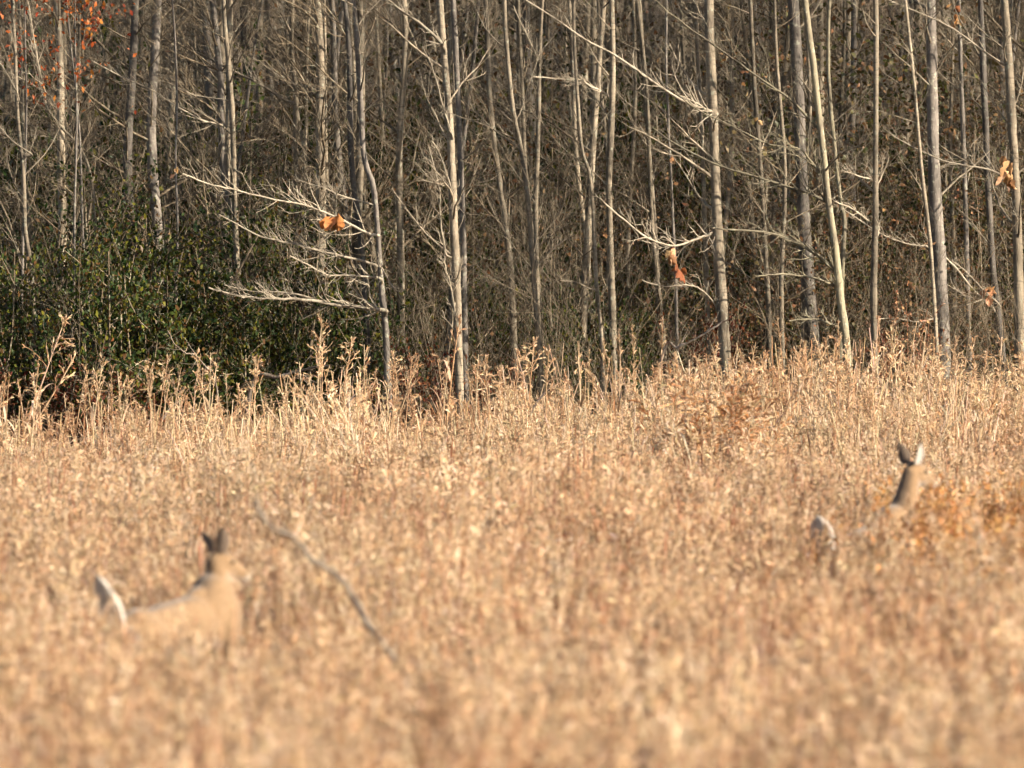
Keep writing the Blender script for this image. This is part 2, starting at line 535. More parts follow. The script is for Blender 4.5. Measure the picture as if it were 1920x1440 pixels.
BP, BG, BT = M['bark_pale'], M['bark_grey'], M['bark_tan']
hero(LB, 'thin crooked pale tree rising out of the dark evergreen shrubs at the wood edge', 'tree',
     [(24, 0), (30, 120), (36, 240), (44, 330), (47, 430), (57, 500), (62, 600)], 148.0, 9, BP, 12, 1.3, 2.2,
     limbs=[([(58, 290), (20, 262), (0, 240), (-30, 205)], 4, -0.6), ([(34, 180), (5, 130), (-20, 90)], 3)])
hero(LB, 'slim pale tree beside the orange maple leaves', 'tree',
     [(52, 0), (66, 100), (84, 190), (118, 240), (146, 272), (170, 330), (180, 460)], 149.5, 6, BP, 10, 1.2, 2.5,
     limbs=[([(84, 185), (70, 120), (55, 40), (45, -30)], 4), ([(90, 178), (40, 145), (15, 130)], 3)])
hero(LB, 'straight grey tree whose bark is lit in broken white patches', 'tree',
     [(420, 0), (428, 110), (436, 220), (438, 330), (441, 420), (448, 560), (455, 690)], 151.0, 12, BP, 14, 1.7, 1.8,
     limbs=[([(432, 238), (390, 225), (340, 200), (285, 165), (235, 142), (180, 110)], 4.5),
            ([(365, 175), (320, 150), (295, 145)], 3)])
hero(LB, 'twin stemmed pale tree set behind the dark evergreen shrubs', 'tree',
     [(548, 0), (546, 100), (553, 170), (552, 260), (556, 400), (562, 560)], 153.0, 11, BP, 14, 1.6, 2.2,
     limbs=[([(528, 182), (470, 148), (430, 128), (370, 98), (310, 70), (245, 42), (200, 20)], 6, -0.4), ([(556, 190), (566, 250), (574, 330), (578, 400)], 6, 0.2), ([(610, 190), (585, 165), (545, 155), (500, 125), (455, 92), (420, 60)], 4),
            ([(548, 60), (520, 20), (500, -30)], 4)])
hero(LB, 'slender grey tree whose pale low limbs sweep sideways over evergreen leaves', 'tree',
     [(668, 60), (676, 200), (684, 300), (700, 350), (708, 420), (714, 520), (722, 600), (727, 690)], 148.0, 12, BG, 10, 1.3, 2.4,
     limbs=[([(722, 582), (680, 580), (625, 574), (560, 563), (500, 562), (440, 556), (385, 540)], 9, -0.8),
            ([(640, 577), (580, 558), (520, 548), (470, 545), (420, 535)], 5, -0.5),
            ([(712, 521), (660, 518), (615, 515), (580, 498), (540, 478)], 5, -0.6),
            ([(666, 483), (610, 468), (560, 452), (500, 438), (450, 412), (415, 392)], 6, -0.7),
            ([(708, 442), (690, 438), (640, 412), (585, 393), (530, 383), (450, 365), (390, 350), (350, 332)], 6, -0.7),
            ([(628, 405), (631, 365), (645, 325)], 4, -0.2), ([(631, 364), (600, 350), (565, 342)], 3.5, -0.2),
            ([(715, 500), (735, 530), (758, 545)], 4, -0.3)],
     leaves=[(628, 402, 0.2, ORANGE), (621, 418, 0.17, ORANGE)])
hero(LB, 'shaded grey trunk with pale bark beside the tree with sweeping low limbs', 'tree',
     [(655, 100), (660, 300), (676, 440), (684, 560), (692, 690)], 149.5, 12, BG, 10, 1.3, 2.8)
hero(LB, 'tall forked pale tree with fine dark bands on its bark', 'tree',
     [(832, 90), (838, 160), (845, 240), (849, 320), (852, 420), (856, 520), (860, 650)], 147.5, 17, BP, 12, 1.5, 2.4,
     limbs=[([(832, 90), (800, 55), (755, 20), (700, -20)], 8, -0.4), ([(848, 255), (830, 200), (812, 140), (790, 90)], 5, -0.3),
            ([(852, 400), (840, 340), (822, 290), (808, 265)], 5, -0.3), ([(853, 480), (836, 470), (830, 400), (826, 340), (806, 270)], 4, -0.3),
            ([(858, 620), (848, 540), (840, 510), (838, 488)], 6, -0.3), ([(850, 540), (862, 510), (868, 480)], 5, -0.3)])
hero(LB, 'grey trunk standing close behind the forked pale tree', 'tree',
     [(850, 0), (856, 120), (862, 260), (868, 430), (870, 600)], 149.0, 13, BG, 10, 1.4, 2.6)
hero(LB, 'wavy pale tree bending away from a straight pale one', 'tree',
     [(945, 60), (958, 200), (975, 280), (990, 380), (997, 480), (1004, 580), (1012, 680)], 149.0, 10, BP, 14, 1.5, 2.0)
hero(LB, 'straight pale slender tree touching a wavy pale one low down', 'tree',
     [(1020, 0), (1015, 120), (1013, 250), (1008, 380), (1010, 540), (1013, 690)], 150.5, 10, BP, 14, 1.5, 2.0,
     limbs=[([(1010, 500), (1040, 465), (1078, 440)], 4, -0.2), ([(1010, 120), (985, 60), (960, 10)], 4)])
hero(LB, 'thin kinked pale sapling among evergreen leaves', 'tree',
     [(1080, 60), (1086, 190), (1094, 280), (1108, 330), (1114, 420), (1118, 530), (1126, 610), (1130, 690)], 148.5, 8, BP, 10, 1.1, 2.4,
     limbs=[([(1120, 545), (1080, 528), (1050, 525)], 3.5)])
hero(LB, 'bright white barked tree with smooth sunlit upper trunk', 'tree',
     [(1146, 0), (1147, 100), (1145, 220), (1141, 330), (1144, 460), (1150, 680)], 150.0, 14, M['bark_pale'], 12, 1.5, 2.6, limbs=[([(1137, 178), (1105, 162), (1085, 152), (1050, 150), (1000, 146)], 5, -0.4)])
hero(LB, 'pale thin tree between the white barked tree and the thick sunlit one', 'tree',
     [(1198, 30), (1206, 150), (1214, 280), (1224, 400), (1232, 520), (1238, 690)], 153.0, 10, BP, 12, 1.4, 2.2)
hero(LB, 'thick sunlit grey tree with long arching limbs behind a russet grass plume', 'tree',
     [(1330, 0), (1335, 120), (1340, 250), (1345, 380), (1351, 500), (1357, 610), (1364, 730)], 147.5, 22, BP, 10, 1.4, 2.8,
     limbs=[([(1348, 428), (1310, 442), (1262, 456), (1215, 440), (1160, 400), (1125, 370)], 6, -0.7),
            ([(1342, 212), (1290, 195), (1230, 160), (1150, 105), (1070, 60), (980, 0)], 7, -0.6),
            ([(1356, 600), (1320, 545), (1290, 535), (1240, 538), (1200, 528)], 4, -0.4)],
     leaves=[(1262, 478, 0.17, TANLEAF), (1276, 500, 0.18, ORANGE)])
hero(LB, 'slim pale tree close behind the thick sunlit grey tree', 'tree',
     [(1304, 0), (1308, 120), (1315, 260), (1320, 380), (1326, 560)], 152.0, 9, BP, 12, 1.4, 2.6)
hero(LB, 'slender pale tree standing between two thick trunks', 'tree',
     [(1408, 0), (1416, 160), (1426, 300), (1434, 420), (1441, 540), (1446, 690)], 151.0, 10, BP, 12, 1.4, 2.2,
     leaves=[(1422, 222, 0.1, TANLEAF)])
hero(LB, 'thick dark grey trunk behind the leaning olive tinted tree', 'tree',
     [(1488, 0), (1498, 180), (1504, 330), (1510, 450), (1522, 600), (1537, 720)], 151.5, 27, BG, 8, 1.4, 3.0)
hero(LB, 'leaning smooth olive tinted tree with curved bare limbs', 'tree',
     [(1508, 0), (1526, 130), (1543, 270), (1554, 370), (1568, 470), (1577, 560), (1588, 660)], 147.5, 15, BT, 8, 1.3, 2.8,
     limbs=[([(1570, 515), (1540, 488), (1500, 462), (1450, 440), (1400, 432), (1350, 426), (1330, 424)], 8, -0.6),
            ([(1572, 540), (1545, 526), (1500, 519), (1460, 516), (1420, 520)], 6, -0.5),
            ([(1586, 640), (1570, 612), (1550, 600), (1520, 594), (1480, 600)], 7, -0.5),
            ([(1555, 382), (1520, 362), (1460, 340), (1390, 320), (1330, 300), (1265, 268), (1215, 235)], 7, -0.7),
            ([(1546, 330), (1520, 300), (1500, 280), (1440, 270), (1370, 235), (1300, 200), (1250, 160)], 5, -0.5),
            ([(1520, 230), (1480, 190), (1420, 150), (1350, 100), (1280, 50), (1220, 0)], 6, -0.5)])
hero(LB, 'wand thin pale tree crossing above the leaning olive tinted tree', 'tree',
     [(1556, 0), (1553, 100), (1558, 200), (1568, 300), (1577, 380), (1584, 420), (1580, 520)], 149.0, 9, BT, 10, 1.2, 3.0)
hero(LB, 'very straight pale tree with smooth bark down to the grass', 'tree',
     [(1641, 0), (1642, 150), (1641, 300), (1641, 420), (1639, 540), (1641, 650), (1644, 760)], 147.0, 13, BP, 10, 1.3, 2.4,
     limbs=[([(1642, 340), (1612, 330), (1580, 320)], 4), ([(1640, 430), (1600, 400), (1560, 382)], 5)])
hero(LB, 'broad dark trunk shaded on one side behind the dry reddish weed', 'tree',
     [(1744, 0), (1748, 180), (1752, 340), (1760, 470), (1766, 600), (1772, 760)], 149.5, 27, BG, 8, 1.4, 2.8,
     limbs=[([(1758, 600), (1720, 605), (1680, 598), (1640, 598)], 4, -0.4)])
hero(LB, 'thin pale stem running up beside the broad dark trunk', 'tree',
     [(1718, 180), (1726, 280), (1735, 370), (1746, 460), (1752, 560), (1759, 700)], 148.0, 8, BP, 8, 1.0, 2.6)
hero(LB, 'bright edged thick tree holding a cluster of pale withered leaves', 'tree',
     [(1884, 0), (1891, 110), (1897, 230), (1904, 330), (1910, 500), (1916, 740)], 148.5, 20, BP, 10, 1.4, 2.6,
     limbs=[([(1900, 345), (1860, 322), (1810, 312), (1760, 300), (1700, 275), (1650, 245)], 5, -0.6),
            ([(1893, 130), (1840, 95), (1790, 60), (1730, 30), (1660, 0)], 5, -0.5)],
     leaves=[(1882, 312, 0.24, TANLEAF), (1888, 330, 0.2, TANLEAF)])
hero(LB, 'grey tree with withered curled leaves low on its stem', 'tree',
     [(1838, 0), (1846, 180), (1853, 360), (1861, 500), (1872, 600), (1882, 720)], 150.5, 14, BG, 12, 1.4, 2.4,
     limbs=[([(1872, 575), (1845, 550), (1815, 520), (1780, 490)], 4, -0.4), ([(1858, 570), (1830, 545), (1800, 505), (1760, 468), (1700, 455), (1650, 432), (1590, 395)], 4.5, -0.3)],
     leaves=[(1850, 545, 0.16, TANLEAF), (1858, 555, 0.13, TANLEAF)])
hero(LB, 'slim bare tree with a small tuft of orange withered leaves', 'tree',
     [(328, 60), (332, 200), (330, 300), (334, 420), (330, 560)], 149.0, 5, BG, 9, 1.1, 3.0,
     limbs=[([(330, 545), (292, 578), (250, 590), (215, 600), (180, 612)], 4.5, -0.5)],
     leaves=[(328, 312, 0.11, ORANGE), (333, 326, 0.12, TANLEAF)])
hero(LB, 'slim bare tree with scattered tan leaves along its stem', 'tree',
     [(1250, 120), (1256, 260), (1262, 400), (1268, 560)], 150.0, 6, BG, 10, 1.2, 2.4,
     leaves=[(1258, 292, 0.09, TANLEAF), (1136, 440, 0.1, TANLEAF)])
hero(LB, 'bare tree with dark russet withered leaves high in its crown', 'tree',
     [(1795, 0), (1800, 150), (1806, 320), (1812, 500), (1818, 700)], 152.0, 10, BG, 12, 1.4, 2.4,
     leaves=[(1795, 28, 0.16, ORANGE), (1785, 15, 0.14, ORANGE), (1700, 530, 0.12, ORANGE)])

# --- the crowd of bare trees behind them, every one its own object
G_IN = 'bare trees crowding inside the wood'
LABELS_IN = {(1, 1): 'pale stout stemmed bare tree set back inside the crowded wood', (1, 0): 'pale wand thin bare tree set back inside the crowded wood',
             (0, 1): 'dark grey stout stemmed bare tree set back inside the crowded wood', (0, 0): 'dark grey wand thin bare tree set back inside the crowded wood'}
placed = 0
while placed < 140:
    y = 150.5 + 24 * rng.random() ** 1.2
    hw = 960 * y / FPX + 1.2
    x = rng.uniform(-hw, hw)
    i = int(rng.choice(12, p=[0.09] * 5 + [0.55 / 7] * 7))
    tm, cm, _ = TREES[i]
    t = thing('bare_tree', LABELS_IN[(int(i % 3 > 0), int(i < 5))], 'tree', (x, y, 0), G_IN + (', pale' if i % 3 else ', grey') + (' and stout' if i < 5 else ' and thin'), rng.uniform(-0.9, 0.9))
    s = rng.uniform(0.85, 1.2); t.scale = (s, s, rng.uniform(0.9, 1.15))
    obj('trunk', tm, t); obj('crown', cm, t)
    placed += 1

# --- tangle of canes and twigs under the trees
CANES = []
for i in range(7):
    g = Geo()
    n = 16
    o = np.c_[rng.uniform(-0.9, 0.9, (n, 2)), np.zeros(n)]
    d = np.c_[rng.normal(0, 0.4, (n, 2)), np.ones(n)]
    P1 = grow(o, d, rng.uniform(1.0, 4.6, n), 9, 0.14, 0.0)
    r1 = rng.uniform(0.003, 0.008, n)
    tubes(g, P1, r1[:, None] * np.linspace(1, 0.4, 9)[None], 3)
    twig_levels(g, P1, r1, m2=7, m3=2, l2=(0.12, 0.35))
    CANES.append(g.mesh('canes', M['twig']))
LEAFY = []
DRYBITS = [(0.20, 0.10, 0.05), (0.14, 0.075, 0.04), (0.26, 0.16, 0.08), (0.10, 0.075, 0.035), (0.08, 0.08, 0.028)]
OLIVE = [(0.055, 0.06, 0.022), (0.08, 0.075, 0.025), (0.04, 0.045, 0.02), (0.11, 0.085, 0.035), (0.12, 0.07, 0.035)]


def leaf_cloud(g, centres, size, cols, droop=0.3):
    n = len(centres)
    ax = unit(rng.normal(0, 1, (n, 3)) + np.array([0, 0, -droop])); sd = rng.normal(0, 1, (n, 3)); sd = unit(sd - ax * (sd * ax).sum(1, keepdims=True))
    nr = np.cross(ax, sd)
    s = (size * rng.uniform(0.6, 1.35, n))[:, None]
    k = np.array([0, 0.5, 1.0])
    P = centres[:, None] + (ax * s)[:, None] * k[None, :, None] + (nr * s)[:, None] * (np.array([0, 0.14, -0.05])[None, :, None])
    w = s * np.array([[0.12, 0.62, 0.08]])
    ribbons(g, P, w, sd, palette(cols, n, 0.25))


for i in range(6):
    g = Geo()
    n = 3200
    blobs = rng.normal(0, 1, (14, 3)) * np.array([0.6, 0.6, 0.7]) + np.array([0, 0, 1.1])
    c = blobs[rng.integers(0, 14, n)] + rng.normal(0, 0.22, (n, 3))
    c[:, 2] = np.abs(c[:, 2])
    leaf_cloud(g, c, 0.027, DRYBITS if i < 3 else OLIVE)
    LEAFY.append(g.mesh('dry_leaves', M['leaf']))
pts = []; rot = []; scl = []; idx = []
for j in range(470):
    leafy = j >= 300
    y = 147.8 + 32 * rng.random() ** 1.4 if not leafy else 150 + 34 * rng.random() ** 1.2
    hw = 960 * y / FPX + 2.5
    x = rng.uniform(-hw, hw + 3)
    pts.append((x, y, 0)); rot.append((rng.normal(0, 0.08), rng.normal(0, 0.08), rng.uniform(0, 6.28)))
    s = rng.uniform(0.5, 1.1) if y < 152 else rng.uniform(0.8, 1.6)
    if leafy:
        s *= rng.uniform(0.9, 1.7)
    scl.append((s, s, s))
    idx.append(rng.integers(0, 7) if not leafy else 7 + rng.integers(0, 6))
scatter('undergrowth', pts, rot, scl, idx, CANES + LEAFY, 'tangle of thin brown canes, twigs and withered leaves under the trees', 'undergrowth')

# --- the far wood reads as one mass
pts = []; rot = []; scl = []; idx = []
for j in range(620):
    if j < 430:
        y = rng.uniform(172, 235); x = rng.uniform(-11, 13) * y / 170
    else:
        y = rng.uniform(149, 200); x = (rng.uniform(7.4, 22) if rng.random() < 0.75 else -rng.uniform(7.4, 12)) * y / 150
    pts.append((x, y, 0)); rot.append((0, 0, rng.uniform(0, 6.28))); s = rng.uniform(0.9, 1.25); scl.append((s, s, s * rng.uniform(1.0, 1.5))); idx.append(rng.integers(0, 12))
for j in range(420):                                        # leaf clouds added overhead, out of view, to shade the wood
    y = rng.uniform(147.5, 190); x = rng.uniform(-9, 27)
    s = rng.uniform(1.6, 2.6)
    pts.append((x, y, rng.uniform(6.6, 13.5))); rot.append((0, 0, rng.uniform(0, 6.28))); scl.append((s, s, s * 0.8)); idx.append(12 + rng.integers(0, 3))
scatter('far_wood', pts, rot, scl, idx, [t[2] for t in TREES] + LEAFY[:3], 'far mass of bare grey trees deep in the wood, with leaf clouds added overhead for shade', 'wood')

# ------------------------------------------------------------------ evergreen and red leaved shrubs
GREEN = [(0.030, 0.052, 0.015), (0.045, 0.065, 0.017), (0.025, 0.045, 0.018), (0.075, 0.08, 0.017), (0.035, 0.05, 0.024), (0.12, 0.115, 0.018), (0.09, 0.05, 0.02)]
MAROON = [(0.10, 0.03, 0.022), (0.15, 0.05, 0.025), (0.08, 0.03, 0.02), (0.2, 0.08, 0.035)]
MAPLE = [(0.50, 0.13, 0.035), (0.52, 0.20, 0.045), (0.28, 0.06, 0.03)]


def shrub_meshes(cols, n, size, nst=9):
    """a shrub 1 m wide and 1 m tall with lumpy foliage and its stems"""
    gs = Geo()
    o = np.c_[rng.normal(0, 0.06, (nst, 2)), np.full(nst, -0.02)]
    d = np.c_[rng.normal(0, 0.38, (nst, 2)), np.ones(nst)]
    P1 = grow(o, d, rng.uniform(0.7, 1.0, nst), 7, 0.12, 0.05)
    tubes(gs, P1, 0.010 * np.linspace(1, 0.3, 7)[None] * np.ones((nst, 1)), 4)
    p, T, t = along(P1, 9, 0.15, 1.0)
    P2 = grow(p, deflect(T, rng.uniform(0.5, 1.1, len(p))), rng.uniform(0.12, 0.3, len(p)), 5, 0.2, 0.0)
    tubes(gs, P2, 0.0035 * np.linspace(1, 0.4, 5)[None] * np.ones((len(p), 1)), 3)
    gf = Geo()
    q, T2, _ = along(P2, max(1, n // len(P2)), 0.1, 1.0)
    q = q + rng.normal(0, 0.028, q.shape)
    q[:, 2] = np.abs(q[:, 2])
    leaf_cloud(gf, q, size, cols)
    return gf.mesh('foliage', M['leaf']), gs.mesh('stem', M['twig'])


EVER = [shrub_meshes(GREEN, 5200, 0.022) for _ in range(5)]
EVER_BIG = [shrub_meshes(GREEN, 9000, 0.013, 14) for _ in range(3)]
RED = [shrub_meshes(MAROON, 1500, 0.032) for _ in range(3)]


def shrub(kind, meshes, label, cat, px, d, h, w, group=None):
    t = thing(kind, label, cat, (W(px, 0, d)[0], d, 0), group, rng.uniform(0, 6.28))
    f, s = meshes
    for nm, me in (('foliage', f), ('stem', s)):
        o = obj(nm, me, t); o.scale = (w, w, h)
    return t


GE = 'dark evergreen shrubs under the bare trees'
EL = {1: 'tall dark evergreen shrub reaching up between the bare stems', 0: 'low dark evergreen shrub crouched between the bare stems'}
shrub('evergreen_shrub', EVER_BIG[0], 'tallest broad dark evergreen shrub beside the thin crooked pale tree', 'shrub', 165, 150.0, 3.9, 3.6)
shrub('evergreen_shrub', EVER_BIG[1], 'large evergreen shrub behind the sweeping pale low limbs', 'shrub', 560, 151.5, 3.4, 3.0)
shrub('evergreen_shrub', EVER_BIG[2], 'broad evergreen shrub filling the dark corner of the wood edge', 'shrub', -20, 149.0, 3.4, 3.0)
for (px, d, h, w) in [(330, 148.7, 2.7, 2.2), (440, 148.9, 2.4, 2.0), (140, 147.9, 2.6, 2.2), (570, 149.2, 2.7, 2.0), (40, 147.9, 2.8, 2.0), (230, 148.0, 3.0, 2.2), (1130, 149.5, 2.0, 1.4), (300, 152, 3.6, 2.6), (420, 151, 3.0, 2.2), (500, 150.0, 2.1, 1.8), (640, 150.2, 2.3, 1.7), (250, 148.6, 1.9, 1.8),
                      (90, 148.2, 1.8, 1.7), (740, 154, 3.0, 2.0), (690, 156, 4.2, 2.6), (880, 156, 3.0, 2.0), (960, 153, 2.4, 1.6), (1100, 151.4, 2.2, 1.5),
                      (1185, 152.5, 2.1, 1.5), (1290, 156, 2.6, 1.8), (1060, 159, 3.6, 2.4), (1420, 157, 2.8, 2.0), (1590, 158, 3.0, 2.0),
                      (1700, 157, 2.6, 1.8), (1830, 156, 2.6, 1.8), (380, 156, 4.6, 3.0), (200, 157, 5.0, 3.2), (520, 158, 5.0, 3.0), (30, 156, 5.0, 3.0),
                      (820, 161, 5.2, 3.0), (1240, 162, 4.6, 2.6), (1500, 163, 4.6, 2.6), (1760, 163, 4.8, 2.6), (1900, 160, 3.8, 2.4)]:
    shrub('evergreen_shrub', EVER[int(rng.integers(0, 5))], EL[int(h > 3.2)], 'shrub', px, d, h, w, GE + (', tall' if h > 3.2 else ', low'))
GR = 'maroon leaved shrubs at the foot of the wood'
for (px, d, h, w) in [(90, 147.2, 1.7, 1.6), (185, 147.4, 1.5, 1.4), (20, 147.5, 1.6, 1.4), (300, 147.6, 1.4, 1.2), (880, 147.6, 1.6, 1.1), (790, 148.5, 1.9, 1.2),
                      (930, 149.2, 1.6, 1.0), (1330, 150.5, 2.2, 1.3), (700, 148.0, 1.4, 1.0), (1690, 149.3, 2.0, 1.1)]:
    shrub('red_leaved_shrub', RED[int(rng.integers(0, 3))], 'low shrub with dark maroon withered leaves at the foot of the wood', 'shrub', px, d, h, w, GR)


def maple(px, d, h, label):
    P, rad = generic_trunk(h, 0.022, 0.1)
    t = thing('red_maple', label, 'tree', (W(px, 0, d)[0], d, 0))
    g = Geo(); tubes(g, P[None], rad[None], 6); obj('trunk', g.mesh('trunk', M['bark_grey']), t)
    gc = auto_limbs(P, rad, 26, 2.6, 1.3, np.array([0.2, -0.1, 0]))
    obj('crown', gc.mesh('crown', M['twig']), t)
    v = np.concatenate(gc.v); v = v[(v[:, 2] > 4.2)]
    q = v[rng.integers(0, len(v), 340)] + rng.normal(0, 0.04, (340, 3))
    gf = Geo(); leaf_cloud(gf, q, 0.052, MAPLE, 0.8); obj('foliage', gf.mesh('foliage', M['leaf']), t)


maple(120, 148.4, 7.2, 'young maple with scattered bright red orange leaves above the evergreens')
maple(20, 148.8, 7.0, 'young maple with orange red leaves beside the thin crooked pale tree')
maple(205, 149.2, 7.4, 'young maple with sparse rusty red leaves near the straight grey tree')

# ------------------------------------------------------------------ the field of dry grass
STRAW = [(0.54, 0.41, 0.265), (0.59, 0.46, 0.305), (0.50, 0.36, 0.22), (0.65, 0.53, 0.37), (0.44, 0.285, 0.17)]
PALE = [(0.69, 0.59, 0.46), (0.65, 0.54, 0.40)]
RUST = [(0.36, 0.19, 0.11), (0.29, 0.14, 0.085), (0.44, 0.26, 0.14), (0.22, 0.10, 0.065), (0.44, 0.30, 0.18)]
RUSTGOLD = [(0.52, 0.29, 0.11), (0.46, 0.23, 0.09), (0.55, 0.36, 0.16), (0.38, 0.18, 0.075)]


def blade_paths(n, spread, h, th0, curl, k=6, az=None, base=None, power=1.6):
    """curved blades: angle from upright grows along the blade"""
    if base is None:
        base = np.c_[rng.uniform(-spread, spread, (n, 2)), np.zeros(n)]
    az = rng.uniform(0, 6.283, n) if az is None else az
    t = np.linspace(0, 1, k)
    th = th0[:, None] + curl[:, None] * t[None] ** power
    seg = (h / (k - 1))[:, None]
    dx = np.sin(th) * seg; dz = np.cos(th) * seg
    hx = np.concatenate([np.zeros((n, 1)), np.cumsum(dx[:, :-1], 1)], 1); hz = np.concatenate([np.zeros((n, 1)), np.cumsum(dz[:, :-1], 1)], 1)
    P = base[:, None] + np.stack([hx * np.cos(az)[:, None], hx * np.sin(az)[:, None], hz], -1)
    return P, az


def blade_sides(az, n, twist=0.9):
    a = az + math.pi / 2 + rng.normal(0, twist, n)
    return unit(np.stack([np.cos(a), np.sin(a), rng.normal(0, 0.35, n)], -1))


def seed_head(g, top, axis, L, n, cols, flick=(0.02, 0.05), wide=0.5):
    """loose plume: many small husks on short side twigs round the top of a stem"""
    m = len(top)
    t = rng.random((m, n)); p = top[:, None] - axis[:, None] * (t * L[:, None])[..., None]
    d = rng.normal(0, wide, (m, n, 3)) + axis[:, None] * 0.8
    d = unit(d); ln = rng.uniform(*flick, (m, n)) * (0.5 + 0.9 * t)
    p = p.reshape(-1, 3); d = d.reshape(-1, 3); ln = ln.ravel()[:, None]
    P = np.stack([p, p + d * ln * 0.6 + np.array([0, 0, -0.08]) * ln, p + d * ln + np.array([0, 0, -0.3]) * ln], 1)
    w = ln * np.array([[0.05, 0.16, 0.05]]) + 0.0012
    ribbons(g, P, w, unit(rng.normal(0, 1, (len(p), 3))), palette(cols, len(p), 0.2))


TILE = 1.2


def tile_base(n, z=None):
    xy = rng.uniform(-TILE / 2, TILE / 2, (n, 2))
    return np.c_[xy, np.zeros(n) if z is None else z]


def local_h(o, ph):
    """the grass grows in hummocks half a metre across"""
    return 1.0 + 0.13 * np.sin(o[:, 0] * 6.5 + ph[0]) * np.sin(o[:, 1] * 6.1 + ph[1]) + 0.08 * np.sin(o[:, 0] * 13 + o[:, 1] * 9 + ph[2])


def meadow_patch(plume=1.0):
    g = Geo(); ph = rng.uniform(0, 6.28, 3)
    n = 260
    o = tile_base(n); h = local_h(o, ph)
    P, az = blade_paths(n, 0, h * rng.uniform(0.45, 0.92, n), np.abs(rng.normal(0, 0.15, n)), rng.normal(0.2, 0.35, n), k=5, base=o)
    ribbons(g, P, np.repeat(rng.uniform(0.004, 0.009, n)[:, None], 5, 1) * np.linspace(1, 0.5, 5)[None], blade_sides(az, n), palette(STRAW + RUST[:2], n, 0.25))
    n = 330
    o = tile_base(n); h = local_h(o, ph)
    P, az = blade_paths(n, 0, h * rng.uniform(0.35, 1.0, n), np.abs(rng.normal(0.1, 0.22, n)), rng.uniform(0.6, 3.0, n), k=7, power=2.2, base=o)
    w = rng.uniform(0.006, 0.017, n)[:, None] * np.array([[0.7, 1, 1, 0.95, 0.8, 0.55, 0.12]])
    ribbons(g, P, w, blade_sides(az, n, 0.5), palette(STRAW + PALE + RUST[:2], n, 0.24))
    n = 300                                                     # short curled scraps among the tops
    o = tile_base(n, rng.uniform(0.3, 0.8, n)); o[:, 2] *= local_h(o, ph)
    P, az = blade_paths(n, 0, rng.uniform(0.06, 0.22, n), rng.uniform(0.2, 1.6, n), rng.uniform(0.8, 3.4, n), k=5, base=o)
    w = rng.uniform(0.006, 0.020, n)[:, None] * np.array([[0.5, 1, 1, 0.7, 0.15]])
    ribbons(g, P, w, blade_sides(az, n, 0.8), palette(STRAW + PALE + RUST[:3], n, 0.26))
    n = int(34 * plume)
    o = tile_base(n); h = local_h(o, ph)
    P, az = blade_paths(n, 0, h * rng.uniform(0.75, 1.2, n), np.abs(rng.normal(0, 0.12, n)), rng.normal(0.25, 0.25, n), k=6, base=o)
    ribbons(g, P, np.full((n, 6), 0.005), blade_sides(az, n), palette(STRAW + PALE, n))
    ax = unit(P[:, -1] - P[:, -3])
    seed_head(g, P[:, -1], ax, rng.uniform(0.16, 0.36, n), 44, STRAW + RUST[-1:], (0.03, 0.085))
    n = 20                                                     # rust brown stems that stand straighter
    o = tile_base(n)
    P, az = blade_paths(n, 0, rng.uniform(0.75, 1.2, n), np.abs(rng.normal(0, 0.1, n)), rng.normal(0.1, 0.15, n), k=5, base=o)
    ribbons(g, P, np.full((n, 5), 0.008), blade_sides(az, n), palette(RUST, n))
    return g.mesh('meadow', M['grass'])


def edge_patch():
    """tall cane grass at the field edge: long arching pale leaves"""
    g = Geo(); S = 0.32
    n = 22
    P, az = blade_paths(n, S, rng.uniform(0.7, 1.45, n), np.abs(rng.normal(0, 0.12, n)), rng.normal(0.2, 0.25, n), k=7)
    tubes(g, P, np.repeat(rng.uniform(0.003, 0.0055, n)[:, None], 7, 1), 3, palette(STRAW + PALE, n, 0.2))
    n = 40
    z = rng.uniform(0.25, 0.85, n); o = np.c_[rng.uniform(-S, S, (n, 2)), z]
    P, az = blade_paths(n, S, rng.uniform(0.2, 0.55, n), np.abs(rng.normal(0.25, 0.25, n)), rng.uniform(1.2, 3.0, n), k=9, base=o, power=1.5)
    w = rng.uniform(0.009, 0.020, n)[:, None] * np.array([[0.6, 1, 1, 1, 0.95, 0.85, 0.7, 0.45, 0.1]])
    ribbons(g, P, w, blade_sides(az, n, 0.4), palette(STRAW + PALE * 2, n, 0.2))
    m = 5
    P, az = blade_paths(m, S, rng.uniform(0.95, 1.55, m), np.abs(rng.normal(0, 0.1, m)), rng.normal(0.2, 0.2, m), k=7)
    tubes(g, P, np.full((m, 7), 0.004), 3, palette(STRAW, m))
    seed_head(g, P[:, -1], unit(P[:, -1] - P[:, -3]), rng.uniform(0.2, 0.35, m), 50, STRAW, (0.03, 0.09))
    return g.mesh('edge_grass', M['grass'])


def weed_patch(cols, n=9, hs=0.85, fl=46, size=0.026):
    """dead stalky weed with crumpled small leaves"""
    g = Geo()
    o = np.c_[rng.uniform(-0.3, 0.3, (n, 2)), np.zeros(n)]
    P1 = grow(o, np.c_[rng.normal(0, 0.16, (n, 2)), np.ones(n)], hs * rng.uniform(0.7, 1.15, n), 7, 0.07, 0.03)
    tubes(g, P1, 0.003 * np.linspace(1, 0.5, 7)[None] * np.ones((n, 1)), 3, palette(cols, n))
    p, T, t = along(P1, 6, 0.4, 0.95)
    P2 = grow(p, deflect(T, rng.uniform(0.4, 0.9, len(p))), rng.uniform(0.08, 0.28, len(p)), 4, 0.12, 0.04)
    tubes(g, P2, 0.0018 * np.ones((len(p), 4)), 3, palette(cols, len(p)))
    q, _, _ = along(np.concatenate([P2]), max(1, fl // 6), 0.1, 1.0)
    leaf_cloud(g, q + rng.normal(0, 0.012, q.shape), size, cols, 0.6)
    return g.mesh('weed', M['grass'])


